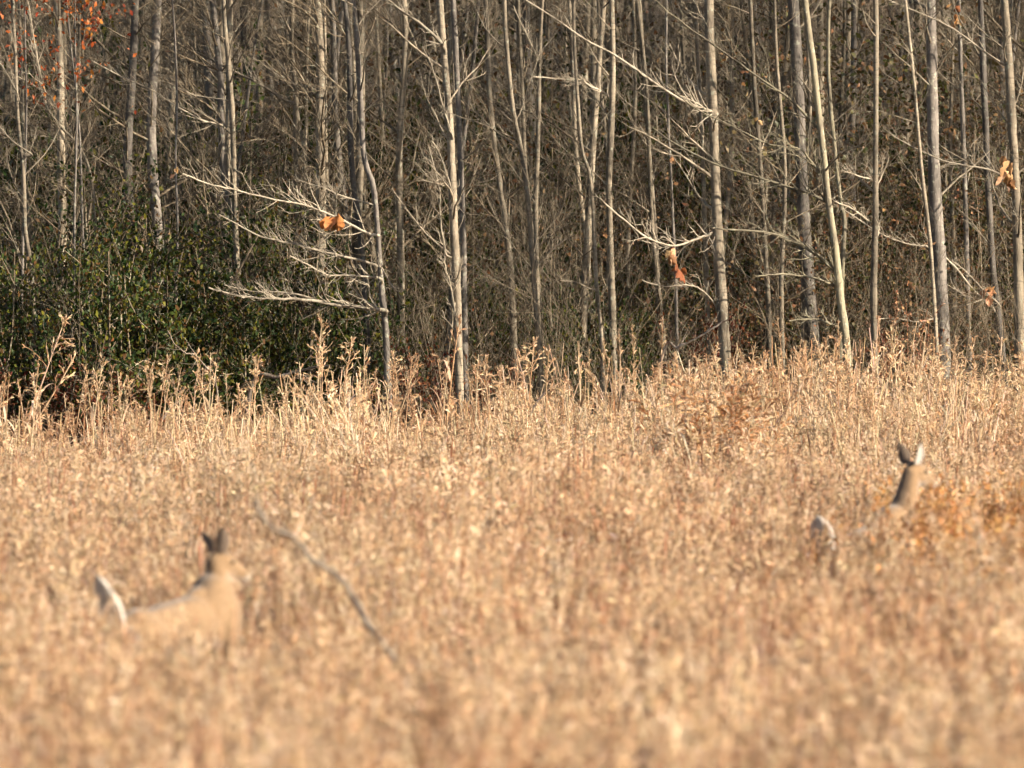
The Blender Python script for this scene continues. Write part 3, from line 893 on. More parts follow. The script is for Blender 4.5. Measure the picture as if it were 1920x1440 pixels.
MEADOW = [meadow_patch(0.4 if i % 3 == 0 else 1.1) for i in range(9)]
WEEDS = [weed_patch(RUST) for _ in range(4)]
GOLD = [weed_patch(RUSTGOLD, 11, 0.95, 60, 0.034) for _ in range(3)]


DIPS = [(W(330, 0, 85)[0], 85.0, 0.29, 0.75, 6.0), (W(1655, 0, 100)[0], 100.0, -0.05, 0.5, 2.6)]


def smooth_noise(x, y, s, seed):
    r = np.random.default_rng(seed); v = np.zeros_like(x)
    for j in range(6):
        a = r.uniform(0, 6.28); f = s * r.uniform(0.6, 1.6)
        v += np.sin((x * math.cos(a) + y * math.sin(a)) * f + r.uniform(0, 6.28))
    return v / 6


def field_points(n, y0, y1, margin=2.6, extra_right=1.0):
    y = y0 + (y1 - y0) * rng.random(n * 2)
    hw = 960 * y / FPX + margin
    x = rng.uniform(-1, 1, n * 2) * (960 * y1 / FPX + margin + extra_right)
    k = (x > -hw) & (x < hw + extra_right)
    return x[k][:n], y[k][:n]


def field(name, n, y0, y1, sources, lo, hi, label, keep=None, tilt=0.1, grid=0.0):
    if grid:
        X, Y = np.meshgrid(np.arange(-9.5, 10.5, grid), np.arange(y0, y1, grid))
        x = (X + rng.uniform(-0.12, 0.12, X.shape) * grid).ravel(); y = (Y + rng.uniform(-0.12, 0.12, X.shape) * grid).ravel()
        hw = 960 * y / FPX + 2.6; k = (x > -hw) & (x < hw + 1.0); x, y = x[k], y[k]
    else:
        x, y = field_points(n, y0, y1)
    if keep is not None:
        k = keep(x, y); x, y = x[k], y[k]
    m = len(x)
    und = 1.0 + 0.36 * smooth_noise(x, y * 0.6, 1.5, 3) + 0.16 * smooth_noise(x, y, 4.0, 4)
    back = np.clip((y - 112) / 22, 0, 1)                     # the far strip is shorter towards one end, taller towards the other
    und *= 1 - back * (0.15 - 0.030 * x)
    if name in ('edge_grass', 'plume_grass'):                # the edge is ragged: some clumps stand far above the rest
        und *= 1 + back * (-0.03 + 0.025 * x + 0.38 * smooth_noise(x, y, 2.6, 31) + rng.normal(0, 0.16, m))
    for (dx, dy, amp, sx, sy) in DIPS:                       # the deer have trodden the grass down
        und *= 1 - amp * np.exp(-((x - dx * y / dy) / sx) ** 2 - ((y - dy + 3.0) / sy) ** 2)
    if name == 'grass':
        und *= 1 - 0.25 * np.clip((y - 139) / 5, 0, 1)
    s = rng.uniform(lo, hi, m) * und
    scl = np.stack([np.full(m, 1.0) * rng.uniform(0.85, 1.2, m), rng.uniform(0.85, 1.2, m), s], -1)
    rot = np.c_[rng.normal(0, tilt, (m, 2)), rng.uniform(0, 6.283, m) if not grid else rng.integers(0, 4, m) * math.pi / 2 + rng.normal(0, 0.1, m)]
    if grid:
        scl[:, :2] = rng.uniform(0.95, 1.1, (m, 2))
    scatter(name, np.c_[x, y, np.full(m, -0.01)], rot, scl, rng.integers(0, len(sources), m), sources, label, 'grass')


field('grass', 0, 54, 145.6, MEADOW, 0.86, 1.04, 'tall tangled field of straw coloured dry grass', tilt=0.03, grid=1.0)
field('edge_grass', 520, 128, 146.6, [edge_patch() for _ in range(6)], 0.75, 1.1, 'strip of taller arching dry grass before the wood')
field('dry_weeds', 2400, 55, 146, WEEDS, 0.75, 1.08, 'brittle rust brown weeds mixed through the dry grass',
      lambda x, y: rng.random(len(x)) < np.clip(0.50 + 0.65 * smooth_noise(x, y * 0.5, 0.9, 9) + 0.16 * x + (100 - y) * 0.004, 0.03, 1))


def gold_keep(x, y):
    cx = (1850 - 960) * y / FPX
    return (np.abs(x - cx) < 0.75) & (y > 90) & (y < 112) & (rng.random(len(x)) < 0.42)


field('golden_weeds', 5200, 84, 114, GOLD, 0.85, 1.12, 'orange gold leafy weeds around the deer with the upright neck', gold_keep)

# ------------------------------------------------------------------ single grass stalks and tufts standing above the field
def stalk_parts(kind):
    """unit stalk 1 m tall: stem, seed head, leaves"""
    gs, gh, gl = Geo(), Geo(), Geo()
    lean = rng.uniform(0.02, 0.14)
    P, az = blade_paths(1, 0.0, np.array([1.0]), np.array([lean]), np.array([rng.uniform(0.0, 0.22)]), k=10, base=np.zeros((1, 3)), az=np.array([0.0]))
    tubes(gs, P, 0.0052 * np.linspace(1.2, 0.5, 10)[None], 5, palette(STRAW + PALE, 1)[0])
    ax = unit(P[:, -1] - P[:, -3])
    L = rng.uniform(0.15, 0.27)
    m = 15 if kind else 9                                      # side twigs of the seed head
    t = np.linspace(0.05, 1, m); p = P[0, -1][None] - ax * (t * L)[:, None]
    d = unit(rng.normal(0, 0.55, (m, 3)) + ax * 0.9); ln = (0.035 + 0.095 * t) * rng.uniform(0.7, 1.3, m) * (1.0 if kind else 0.6)
    P2 = grow(p, d, ln, 5, 0.12, -0.04)
    tubes(gh, P2, 0.0018 * np.ones((m, 5)), 3, palette(STRAW, m))
    q, T, _ = along(P2, 10, 0.2, 1.0)
    dd = unit(T + rng.normal(0, 0.35, T.shape)); l2 = rng.uniform(0.012, 0.028, len(q))[:, None]
    ribbons(gh, np.stack([q, q + dd * l2 * 0.5, q + dd * l2], 1), l2 * np.array([[0.1, 0.32, 0.08]]) + 0.0008, unit(rng.normal(0, 1, q.shape)), palette(STRAW + RUST[2:3], len(q), 0.2))
    leaves = []
    for j in range(rng.integers(1, 4)):
        gl = Geo()
        z = rng.uniform(0.3, 0.72); b = P[0, int(z * 9)]
        PL, a2 = blade_paths(1, 0, np.array([rng.uniform(0.16, 0.34)]), np.array([rng.uniform(0.3, 0.7)]), np.array([rng.uniform(1.0, 2.6)]), k=8, base=b[None])
        ribbons(gl, PL, rng.uniform(0.010, 0.018) * np.array([[0.6, 1, 1, 1, 0.9, 0.7, 0.45, 0.1]]), blade_sides(a2, 1, 0.3), palette(PALE + STRAW, 1))
        leaves.append(gl.mesh('leaf', M['grass']))
    return gs.mesh('stem', M['grass']), gh.mesh('seed_head', M['grass']), leaves


STALKS = [stalk_parts(i % 2) for i in range(10)]


def stalk(tip, foot_px, d, label=None, group=None, which=None, fat=1.0):
    """stalk from the ground at foot_px (column) to its tip pixel"""
    tp = W(tip[0], tip[1], d); x0 = W(foot_px, 0, d)[0]
    which = which if which is not None else int(rng.integers(0, 10))
    st, sh, lv = STALKS[which]
    dflt = ('tall dry grass stalk with bushy feathery seed head at the field edge', 'bushy headed grass stalks along the field edge') if which % 2 else ('tall dry grass stalk with narrow wispy seed head at the field edge', 'narrow headed grass stalks along the field edge')
    H = tp[2] + 0.02; lean = math.atan2(tp[0] - x0, H)
    t = thing('grass_stalk', label or dflt[0], 'grass', (x0, d, -0.02), group or dflt[1])
    rz = rng.choice([0.0, math.pi]) + rng.normal(0, 0.5)
    for nm, me in [('stem', st), ('seed_head', sh)] + [('leaf', x) for x in lv]:
        o = obj(nm, me, t); s = H * 1.03 / math.cos(lean)
        o.rotation_euler = (0, 0, rz); o.scale = (s * fat * 0.9, s * fat * 0.9, s)
    t.rotation_euler = (rng.normal(0, 0.06), lean - 0.05 * math.cos(rz), 0)
    return t


stalk((92, 592), -10, 141, 'tall grass stalk leaning far over in front of maroon leaves', 'leaning grass stalks')
stalk((150, 688), -70, 139, 'grass stalk bent low with a long drooping seed head', 'bent grass stalks', fat=1.2)
stalk((582, 608), 592, 142, 'tallest upright grass stalk with a bushy seed head against dark shrubs', 'upright tall grass stalk')
for tip, foot in [((642, 648), 618), ((612, 660), 600), ((297, 690), 296), ((230, 700), 205), ((188, 705), 190), ((252, 715), 258), ((138, 698), 128), ((400, 668), 402),
                  ((475, 678), 450), ((435, 705), 432), ((335, 735), 320), ((542, 708), 550), ((697, 655), 680), ((755, 675), 700), ((745, 690), 735), ((855, 605), 825),
                  ((905, 700), 905), ((955, 690), 940), ((985, 650), 985), ((1028, 665), 1010), ((1000, 705), 1000), ((830, 735), 838), ((795, 745), 790), ((1075, 735), 1060),
                  ((1120, 740), 1125), ((1180, 690), 1200), ((1160, 705), 1150), ((1245, 735), 1240), ((1300, 725), 1310), ((1430, 690), 1420), ((1465, 700), 1470), ((1500, 680), 1495),
                  ((1700, 620), 1690), ((1722, 650), 1725), ((1745, 640), 1770), ((1850, 650), 1840), ((1900, 640), 1860), ((1880, 690), 1885), ((1800, 690), 1795), ((1650, 720), 1655)]:
    stalk(tip, foot, rng.uniform(139.5, 144.5))
for j in range(150):
    px = rng.uniform(-40, 1960); py = rng.uniform(670, 790) - (30 if px > 1400 else 0)
    stalk((px + rng.normal(0, 12), py), px, rng.uniform(134, 145.5))


def tuft_meshes(cols, n, fluff):
    g = Geo()
    P, az = blade_paths(n, 0.13, rng.uniform(0.7, 1.05, n), np.abs(rng.normal(0.05, 0.13, n)), rng.normal(0.28, 0.22, n), k=8)
    ribbons(g, P, np.full((n, 8), 0.0045) * np.linspace(1, 0.5, 8)[None], blade_sides(az, n), palette(cols + STRAW, n, 0.2))
    n2 = n
    P3, az3 = blade_paths(n2, 0.14, rng.uniform(0.35, 0.85, n2), np.abs(rng.normal(0.15, 0.2, n2)), rng.uniform(0.6, 2.6, n2), k=7, power=2.0)
    ribbons(g, P3, rng.uniform(0.004, 0.010, n2)[:, None] * np.array([[0.7, 1, 1, 0.9, 0.8, 0.5, 0.1]]), blade_sides(az3, n2, 0.5), palette(cols + STRAW, n2, 0.2))
    gh = Geo()
    ax = unit(P[:, -1] - P[:, -3])
    seed_head(gh, P[:, -1], ax, rng.uniform(0.2, 0.4, n), fluff, cols + STRAW[:2], (0.02, 0.075), 0.45)
    return g.mesh('blade_mass', M['grass']), gh.mesh('seed_plume', M['grass'])


TUFT = [tuft_meshes(STRAW, 34, 44) for _ in range(3)]
RTUFT = [tuft_meshes([(0.50, 0.28, 0.14), (0.44, 0.22, 0.10), (0.52, 0.34, 0.19)], 40, 56) for _ in range(2)]


def tuft(meshes, px, top, d, w, label, group=None):
    H = W(px, top, d)[2]
    t = thing('grass_tuft', label, 'grass', (W(px, 0, d)[0], d, -0.01), group, rng.uniform(0, 6.28))
    for nm, me in (('blade_mass', meshes[0]), ('seed_plume', meshes[1])):
        o = obj(nm, me, t); o.scale = (w, w, H); o['kind'] = 'stuff'
    return t


tuft(RTUFT[0], 1350, 690, 128, 2.3, 'soft russet feathery grass plume in front of the thick sunlit tree')
tuft(RTUFT[1], 1398, 735, 130, 1.7, 'smaller russet grass plume beside the soft russet feathery one')
tuft(TUFT[0], 1592, 668, 143, 1.1, 'bright feathery grass tuft below the leaning olive tinted tree')
tuft(RTUFT[1], 1280, 745, 141, 1.0, 'low rusty brown grass tuft at the shaded field edge')
for (px, top, d, w) in [(1470, 690, 143, 1.3), (1530, 715, 142, 1.2), (1640, 740, 141, 1.2), (1700, 690, 144, 1.3), (1790, 660, 144.5, 1.5), (1850, 690, 143, 1.3), (1900, 660, 144, 1.4),
                        (1100, 745, 142, 1.2), (960, 720, 143, 1.2), (1020, 735, 142, 1.0), (700, 740, 142, 1.0), (880, 760, 141, 1.0), (30, 740, 140, 1.3), (100, 770, 139, 1.1), (330, 745, 143, 0.8),
                        (420, 750, 142, 0.9), (1180, 760, 140, 1.0), (620, 755, 141, 0.9), (540, 765, 142, 0.9)]:
    tuft(TUFT[int(rng.integers(0, 3))], px, top + 12, d, w, 'straw coloured feathery grass tuft standing above the field edge', 'grass tufts at the field edge')

# feathery plumes scattered through the whole field
PLUME = []
for i in range(6):
    g = Geo(); n = 9
    P, az = blade_paths(n, 0.10, rng.uniform(0.75, 1.12, n), np.abs(rng.normal(0.06, 0.12, n)), rng.normal(0.3, 0.22, n), k=8)
    ribbons(g, P, np.full((n, 8), 0.006) * np.linspace(1, 0.5, 8)[None], blade_sides(az, n), palette(STRAW + PALE, n, 0.2))
    seed_head(g, P[:, -1], unit(P[:, -1] - P[:, -3]), rng.uniform(0.22, 0.42, n), 70, (STRAW if i % 3 else RUST[-1:] + RUST[2:3]) + PALE, (0.025, 0.085), 0.45)
    m = 7
    z = rng.uniform(0.2, 0.7, m); o_ = np.c_[rng.uniform(-0.1, 0.1, (m, 2)), z]
    P, az = blade_paths(m, 0, rng.uniform(0.25, 0.6, m), np.abs(rng.normal(0.25, 0.25, m)), rng.uniform(1.0, 3.0, m), k=9, base=o_, power=1.5)
    ribbons(g, P, rng.uniform(0.010, 0.020, m)[:, None] * np.array([[0.6, 1, 1, 1, 0.95, 0.85, 0.7, 0.45, 0.1]]), blade_sides(az, m, 0.4), palette(PALE + STRAW, m, 0.15))
    PLUME.append(g.mesh('plume', M['grass']))
field('plume_grass', 1300, 56, 146.3, PLUME, 0.85, 1.3, 'feathery seed plumes and long bent blades scattered through the dry grass',
      lambda x, y: rng.random(len(x)) < np.clip(0.5 + 0.7 * smooth_noise(x, y * 0.4, 1.1, 21) + 0.3 * (y > 125) - 2.0 * ((y > 74) & (y < 85) & (np.abs(x - W(325, 0, 82)[0]) < 0.55)), 0.02, 1))

# dry reddish weed between the trunks
t = thing('dry_weed', 'upright dry reddish brown weed before the broad dark trunk', 'weed', (W(1692, 0, 146.3)[0], 146.3, -0.01))
g = Geo()
o_ = np.c_[rng.uniform(-0.12, 0.12, (7, 2)), np.zeros(7)]
P1 = grow(o_, np.c_[rng.normal(0, 0.09, (7, 2)), np.ones(7)], rng.uniform(1.5, 2.25, 7), 9, 0.05, 0.04)
tubes(g, P1, 0.006 * np.linspace(1, 0.4, 9)[None] * np.ones((7, 1)), 4, palette(RUST, 7))
p_, T_, _ = along(P1, 12, 0.3, 1.0)
P2 = grow(p_, deflect(T_, rng.uniform(0.4, 0.8, len(p_))), rng.uniform(0.1, 0.35, len(p_)), 5, 0.1, 0.05)
tubes(g, P2, np.full((len(p_), 5), 0.002), 3, palette(RUST, len(p_)))
obj('stem', g.mesh('stem', M['grass']), t)
g = Geo(); q_, _, _ = along(P2, 7, 0.1, 1.0); leaf_cloud(g, q_, 0.035, RUST, 0.6)
obj('foliage', g.mesh('foliage', M['grass']), t)

# ------------------------------------------------------------------ dead bent branches
def dead_branch(label, pts, w0, w1, foot=None):
    Q = spline(np.array(pts), 10 * len(pts)); Q += np.cumsum(rng.normal(0, 0.003, Q.shape), 0)
    base = np.array([Q[0][0], Q[0][1], 0.0])
    t = thing('dead_branch', label, 'branch', base)
    g = Geo(); rr = np.linspace(w0, w1, len(Q)) * (1 + rng.normal(0, 0.05, len(Q)))
    tubes(g, Q[None], rr[None], 8)
    obj('limb', g.shift(base).mesh('limb', M['dead_wood']), t)
    g = Geo(); p, T, tt = along(Q[None], 5, 0.35, 0.95)
    P2 = grow(p, deflect(T, rng.uniform(0.4, 0.8, len(p))), rng.uniform(0.12, 0.35, len(p)), 6, 0.12, 0.03)
    for q in P2:
        g = Geo(); tubes(g, q[None], w1 * 0.5 * np.linspace(1, 0.4, 6)[None], 4)
        obj('side_twig', g.shift(base).mesh('side_twig', M['dead_wood']), t)


DB = 79.0
dead_branch('bent dead grey branch arching out of the grass beside the bounding deer',
            [np.array((W(850, 0, DB - 1)[0], DB - 1, -0.05)), W(792, 1320, DB - 0.8), W(735, 1235, DB - 0.5), W(690, 1170, DB - 0.3), W(660, 1120, DB), W(632, 1085, DB), W(575, 1048, DB), W(548, 1017, DB), W(508, 1005, DB), W(482, 970, DB), W(472, 945, DB)], 0.021, 0.012)
dead_branch('grey dead limb lying across the dark brush at the wood edge',
            [np.array((W(455, 0, 146.5)[0], 146.5, 0.0)), W(472, 722, 146.4), W(520, 708, 146.3), W(570, 694, 146.2), W(618, 680, 146.0)], 0.028, 0.010)
dead_branch('arching pale dead twig springing from the dark brush',
            [np.array((W(440, 0, 146.8)[0], 146.8, 0.0)), W(405, 720, 146.8), W(390, 685, 146.7), W(372, 664, 146.6), W(350, 660, 146.5), W(330, 648, 146.5), W(312, 620, 146.5)], 0.012, 0.006)
dead_branch('bleached dead branch slanting up beside the thick sunlit tree',
            [np.array((W(1190, 0, 146.9)[0], 146.9, 0.0)), W(1240, 668, 146.9), W(1275, 645, 146.8), W(1320, 618, 146.7), W(1365, 588, 146.6)], 0.018, 0.008)

# ------------------------------------------------------------------ deer
def fur_material():
    m, nt, n, l = new_mat('deer_fur')
    at = n.new('ShaderNodeAttribute'); at.attribute_name = 'col'
    tc = n.new('ShaderNodeTexCoord')
    mp = n.new('ShaderNodeMapping'); mp.inputs['Scale'].default_value = (1.0, 2.0, 3.0); l.new(tc.outputs['Object'], mp.inputs[0])
    f = mrange(n, l, noise(n, l, 16, 6, mp.outputs[0], 0.75), 0.25, 1.6)
    sc = n.new('ShaderNodeVectorMath'); sc.operation = 'SCALE'; l.new(at.outputs['Color'], sc.inputs[0]); l.new(f, sc.inputs['Scale'])
    b = n.new('ShaderNodeBsdfPrincipled'); l.new(sc.outputs[0], b.inputs['Base Color'])
    b.inputs['Roughness'].default_value = 0.8; b.inputs['Specular IOR Level'].default_value = 0.2
    b.inputs['Sheen Weight'].default_value = 0.25
    bp = n.new('ShaderNodeBump'); bp.inputs['Strength'].default_value = 0.5; bp.inputs['Distance'].default_value = 0.01
    l.new(noise(n, l, 90, 4, mp.outputs[0]), bp.inputs['Height']); l.new(bp.outputs[0], b.inputs['Normal'])
    o = n.new('ShaderNodeOutputMaterial'); l.new(b.outputs[0], o.inputs[0])
    return m


M['fur'] = fur_material()


def dark_gloss():
    m, nt, n, l = new_mat('deer_eye')
    b = n.new('ShaderNodeBsdfPrincipled'); b.inputs['Base Color'].default_value = (0.012, 0.009, 0.007, 1); b.inputs['Roughness'].default_value = 0.15
    o = n.new('ShaderNodeOutputMaterial'); l.new(b.outputs[0], o.inputs[0])
    return m


M['eye'] = dark_gloss()
TAN = np.array((0.235, 0.152, 0.084)); DARK = np.array((0.07, 0.05, 0.038)); WHITE = np.array((0.42, 0.385, 0.35)); GREYB = np.array((0.13, 0.095, 0.07))


def ball(g, c, r, rot=None, nu=18, nv=12, col=(1, 1, 1)):
    u = np.linspace(0, 2 * math.pi, nu, endpoint=False); v = np.linspace(0.02, math.pi - 0.02, nv)
    V = np.stack([np.sin(v)[:, None] * np.cos(u)[None], np.sin(v)[:, None] * np.sin(u)[None], np.cos(v)[:, None] * np.ones((1, nu))], -1) * np.asarray(r, float)
    if rot is not None:
        V = V @ np.array(rot.to_3x3()).T
    i = np.arange(nu * nv).reshape(nv, nu); a = i[:-1]; b = np.roll(a, -1, 1); c2 = np.roll(i[1:], -1, 1); d = i[1:]
    g.add(V + np.asarray(c), np.stack([a, d, c2, b], -1), col)
    # caps
    g.add((V + np.asarray(c))[0][[0, nu // 4, nu // 2, 3 * nu // 4]], [[0, 1, 2, 3]], col)
    g.add((V + np.asarray(c))[-1][[0, nu // 4, nu // 2, 3 * nu // 4]], [[3, 2, 1, 0]], col)


def bone(g, p0, r0, p1, r1, k=7):
    p0, p1 = np.asarray(p0, float), np.asarray(p1, float)
    for t in np.linspace(0, 1, k):
        ball(g, p0 * (1 - t) + p1 * t, (r0 * (1 - t) + r1 * t,) * 3, nu=14, nv=9)


def chain(g, pts, rad, k=6):
    for a, b, ra, rb in zip(pts[:-1], pts[1:], rad[:-1], rad[1:]):
        bone(g, a, ra, b, rb, k)


def deer(label, loc, yaw, scale, pitch, neck, head_yaw, head_pitch, tail_dir, legs, ear_turn, tail_len=0.33, lift=0.0):
    """faces +X in its own space, Z up; neck: points from the shoulders to the poll; legs: lists of joint points"""
    t = thing('deer', label, 'deer', loc, rz=yaw); t.scale = (scale,) * 3
    g = Geo()
    Rp = Matrix.Rotation(-pitch, 3, 'Y')
    piv = np.array((-0.45, 0, 0.62))

    def bodypt(p):
        return np.array(Rp @ Vector(np.asarray(p, float) - piv)) + piv + np.array((0, 0, lift))
    rot4 = Rp.to_4x4()
    for c, r in [((-0.50, 0, 0.83), (0.22, 0.145, 0.19)), ((-0.25, 0, 0.815), (0.30, 0.15, 0.175)), ((0.02, 0, 0.80), (0.30, 0.155, 0.195)), ((0.24, 0, 0.81), (0.22, 0.145, 0.22)),
                 ((0.20, 0, 0.95), (0.20, 0.075, 0.085)), ((-0.2, 0, 0.91), (0.42, 0.09, 0.085)), ((-0.55, 0, 0.90), (0.16, 0.11, 0.11)),
                 ((0.30, 0.085, 0.77), (0.12, 0.07, 0.19)), ((0.30, -0.085, 0.77), (0.12, 0.07, 0.19)),
                 ((-0.50, 0.085, 0.75), (0.19, 0.085, 0.22)), ((-0.50, -0.085, 0.75), (0.19, 0.085, 0.22)), ((0.42, 0, 0.80), (0.09, 0.10, 0.15))]:
        ball(g, bodypt(c), r, rot4)
    nk = [bodypt((0.20, 0, 0.86)), bodypt((0.27, 0, 0.96))] + [np.array(p) for p in neck]
    chain(g, nk, list(np.linspace(0.150, 0.064, len(nk))), 8)
    poll = nk[-1]
    hr = Matrix.Rotation(head_yaw, 3, 'Z') @ Matrix.Rotation(-head_pitch, 3, 'Y')

    def hp(p):
        return poll + np.array(hr @ Vector(p))
    h4 = hr.to_4x4()
    ball(g, hp((0.045, 0, 0.035)), (0.095, 0.066, 0.072), h4)           # skull
    ball(g, hp((0.08, 0, -0.01)), (0.085, 0.062, 0.062), h4)            # cheek
    chain(g, [hp((0.08, 0, 0.03)), hp((0.17, 0, 0.005)), hp((0.255, 0, -0.022))], [0.062, 0.043, 0.031], 6)
    chain(g, [hp((0.06, 0, -0.035)), hp((0.16, 0, -0.035)), hp((0.25, 0, -0.042))], [0.045, 0.030, 0.021], 6)
    ball(g, hp((0.268, 0, -0.022)), (0.022, 0.026, 0.022), h4)
    for s in (1, -1):
        ball(g, hp((0.085, 0.047 * s, 0.043)), (0.028, 0.018, 0.02), h4)   # brow
    for pts, rr in legs:
        q = [bodypt(pts[0]), bodypt(pts[1])] + [np.array(p) for p in pts[2:]]
        chain(g, q, rr, 7)
        foot = q[-1]
        ball(g, foot + np.array((0.012, 0, -0.012)), (0.034, 0.02, 0.022))
    raw = g.mesh('body', M['fur'])
    tmp = bpy.data.objects.new('body', raw); C.objects.link(tmp)
    md = tmp.modifiers.new('remesh', 'REMESH'); md.mode = 'VOXEL'; md.voxel_size = 0.011; md.use_smooth_shade = True
    md = tmp.modifiers.new('smooth', 'SMOOTH'); md.factor = 0.5; md.iterations = 7
    dg = bpy.context.evaluated_depsgraph_get()
    me = bpy.data.meshes.new_from_object(tmp.evaluated_get(dg))
    bpy.data.objects.remove(tmp)
    me.name = 'body'
    nv = len(me.vertices); co = np.zeros(nv * 3); no = np.zeros(nv * 3)
    me.vertices.foreach_get('co', co); me.vertices.foreach_get('normal', no); co = co.reshape(-1, 3); no = no.reshape(-1, 3)
    col = np.tile(TAN, (nv, 1)) * (0.92 + 0.16 * rng.random((nv, 1)))

    def blend(mask, c):
        col[:] = col * (1 - mask[:, None]) + np.asarray(c) * mask[:, None]
    sm = lambda x, a, b: np.clip((x - a) / (b - a), 0, 1)
    bz = bodypt((0, 0, 0.8))[2]
    torso = (co[:, 2] > 0.5) & (co[:, 0] < 0.45)
    blend(sm(no[:, 2], 0.75, 0.97) * torso * 0.75, GREYB)                       # dark line of the back
    blend(sm(-no[:, 2], 0.45, 0.8) * torso, WHITE)                              # belly
    blend(sm(0.55 - co[:, 2], 0.0, 0.3) * 0.35, GREYB)
    rump = bodypt((-0.70, 0, 0.82)); blend(sm(0.16 - np.linalg.norm(co - rump, axis=1), 0, 0.06), WHITE)
    a, b = nk[1], poll; ab = b - a; tt = np.clip(((co - a) @ ab) / (ab @ ab), 0, 1); dist = np.linalg.norm(co - (a + tt[:, None] * ab), axis=1)
    fw = np.array(hr @ Vector((1, 0, 0))); onneck = (dist < 0.16) & (tt > 0.05) & (tt < 1.0)
    bk = -fw * 0.8 + np.array((0, 0, 0.35)); bk /= np.linalg.norm(bk)
    blend(sm(no @ bk, 0.45, 0.85) * onneck * 0.75, GREYB)                # dark nape
    thr = hp((0.07, 0, -0.09)); blend(0.7 * sm(0.085 - np.linalg.norm(co - thr, axis=1), 0, 0.05), WHITE)
    muz = hp((0.26, 0, -0.045)); blend(sm(0.045 - np.linalg.norm(co - muz, axis=1), 0, 0.02), WHITE)
    crown = hp((0.03, 0, 0.11)); blend(sm(0.085 - np.linalg.norm(co - crown, axis=1), 0, 0.05), GREYB * 0.8)
    nose = hp((0.29, 0, -0.016)); blend(sm(0.026 - np.linalg.norm(co - nose, axis=1), 0, 0.008), (0.02, 0.016, 0.014))
    for pts, rr in legs:
        blend(sm(0.06 - np.linalg.norm(co - np.array(pts[-1]), axis=1), 0, 0.02), (0.03, 0.025, 0.02))
    at = me.attributes.new('col', 'FLOAT_COLOR', 'POINT'); at.data.foreach_set('color', np.c_[col, np.ones(nv)].astype(np.float32).ravel())
    me.materials.clear(); me.materials.append(M['fur'])
    obj('body', me, t)
    # ears: cupped leaves, dark outside, white inside
    for s in (1, -1):
        g = Geo(); k, q = 9, 7
        out, turn = ear_turn[0 if s > 0 else 1]
        base = hp((-0.005, 0.052 * s, 0.075))
        axis = np.array(hr @ Vector((-0.25, s * math.sin(out), math.cos(out)))); axis = unit(axis)
        face = np.array(hr @ Vector((math.cos(turn), s * math.sin(turn), 0.1))); face = unit(face - axis * (face @ axis))
        side = np.cross(axis, face)
        u = np.linspace(0, 1, k)[:, None]; v = np.linspace(-1, 1, q)[None]
        w = 0.044 * np.sin(np.pi * (0.14 + 0.86 * u) ** 0.9) ** 0.8 + 0.004
        dep = 0.020 * (v ** 2) * np.sin(np.pi * np.clip(u * 0.9 + 0.1, 0, 1))
        for lay, cc, sgn in ((0.0, WHITE, 1), (-0.007, GREYB * 1.15, -1)):
            V = base + (u * 0.165)[..., None] * axis + (v * w)[..., None] * side + (dep + lay)[..., None] * face
            i = np.arange(k * q).reshape(k, q); F = np.stack([i[:-1, :-1], i[:-1, 1:], i[1:, 1:], i[1:, :-1]], -1)
            edge = np.clip(np.maximum(np.abs(v) * np.ones_like(u), u * 1.02) - 0.8, 0, 0.2)[..., None] * 4
            colr = cc * (1 - edge) + DARK * edge if sgn > 0 else np.tile(cc, (k, q, 1))
            g.add(V, F if sgn > 0 else F[..., ::-1], colr.reshape(-1, 3))
        obj('ear', g.mesh('ear', M['fur']), t)
        ge = Geo(); ball(ge, hp((0.092, 0.058 * s, 0.034)), (0.017, 0.009, 0.015), h4, 12, 8)
        obj('eye', ge.mesh('eye', M['eye']), t)
    # raised flag tail: tapering flattened brush, white below and at the edges
    g = Geo(); b0 = bodypt((-0.69, 0, 0.93)); td = unit(np.array(tail_dir, float)); n = 12; k = 12
    up = unit(np.cross(td, (0, 1, 0)))                       # tail's outer face
    tt = np.linspace(0, 1, n); wid = 0.032 + 0.060 * np.sin(np.pi * tt ** 0.75) ** 0.9; wid[-1] = 0.012
    th = np.arange(k) * 2 * math.pi / k
    bend = 0.05 * tt ** 2
    ctr = b0 + tt[:, None] * tail_len * td - bend[:, None] * np.array((1.0, 0, 0)) * 0.8
    V = ctr[:, None] + wid[:, None, None] * (np.cos(th)[None, :, None] * np.array((0, 1, 0)) + 0.42 * np.sin(th)[None, :, None] * up)
    V += rng.normal(0, 0.005, V.shape)
    i = np.arange(n * k).reshape(n, k); F = np.stack([i[:-1], np.roll(i[:-1], -1, 1), np.roll(i[1:], -1, 1), i[1:]], -1)
    facing = (np.sin(th)[None] * np.ones((n, 1)))
    fwd = up @ np.array((1.0, 0, 0))
    brown = np.clip(facing * np.sign(fwd) - 0.35, 0, 0.4)[..., None] * 2.4 * (1 - tt[:, None, None] * 0.6)
    colr = WHITE * 1.3 * (1 - brown) + TAN * 0.8 * brown
    g.add(V, F, colr.reshape(-1, 3)); g.add(V[-1][[0, 3, 6, 9]], [[0, 1, 2, 3]], WHITE * 1.3)
    obj('tail', g.mesh('tail', M['fur']), t)
    return t


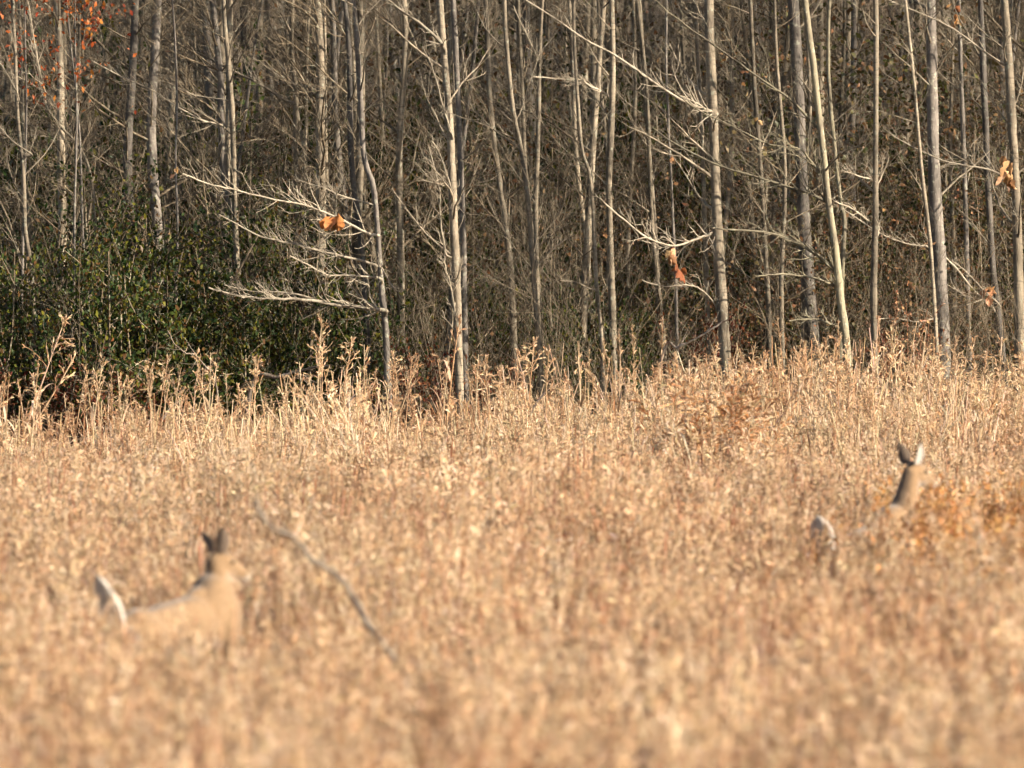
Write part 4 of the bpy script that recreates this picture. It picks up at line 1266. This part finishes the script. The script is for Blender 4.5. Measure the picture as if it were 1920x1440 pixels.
FL = lambda s, xs: ([(0.29, 0.085 * s, 0.74), (0.30, 0.09 * s, 0.56)] + xs, [0.085, 0.055, 0.032, 0.021, 0.020])
HL = lambda s, xs: ([(-0.50, 0.09 * s, 0.76), (-0.46, 0.10 * s, 0.58)] + xs, [0.12, 0.085, 0.036, 0.022, 0.021])
# left hand of the photograph: bounding away to the side, flag tail up
DL = 85.0
foot_l = W(358, 0, DL)
deer('tawny deer bounding through the grass with its white tail raised', (foot_l[0], DL, 0.0), R(53), 0.97, R(10),
     [(0.295, 0.0, 1.08), (0.275, 0.0, 1.18), (0.245, 0.0, 1.27)], R(-18), R(-14), (-0.48, 0.0, 0.9),
     [FL(1, [(0.52, 0.085, 0.50), (0.66, 0.08, 0.36), (0.60, 0.08, 0.20)]), FL(-1, [(0.44, -0.085, 0.42), (0.52, -0.08, 0.25), (0.46, -0.08, 0.12)]),
      HL(1, [(-0.70, 0.10, 0.42), (-0.72, 0.095, 0.18), (-0.66, 0.095, 0.035)]), HL(-1, [(-0.62, -0.10, 0.40), (-0.70, -0.095, 0.20), (-0.62, -0.095, 0.035)])],
     ((0.78, -0.35), (0.12, -0.8)), 0.38, 0.0)
DR = 100.0
foot_r = W(1640, 0, DR)
deer('brown deer with upright neck and pricked ears beside golden weeds', (foot_r[0], DR, 0.0), R(60), 1.0, R(9),
     [(0.345, -0.03, 1.10), (0.39, -0.06, 1.28), (0.405, -0.08, 1.42)], R(-14), R(-12), (-0.30, 0.0, 1.0),
     [FL(1, [(0.34, 0.085, 0.42), (0.33, 0.08, 0.20), (0.33, 0.08, 0.035)]), FL(-1, [(0.45, -0.085, 0.44), (0.50, -0.08, 0.25), (0.44, -0.08, 0.10)]),
      HL(1, [(-0.64, 0.10, 0.42), (-0.66, 0.095, 0.18), (-0.62, 0.095, 0.035)]), HL(-1, [(-0.58, -0.10, 0.42), (-0.60, -0.095, 0.2), (-0.56, -0.095, 0.035)])],
     ((0.42, 0.3), (0.30, 1.5)), 0.26, 0.0)
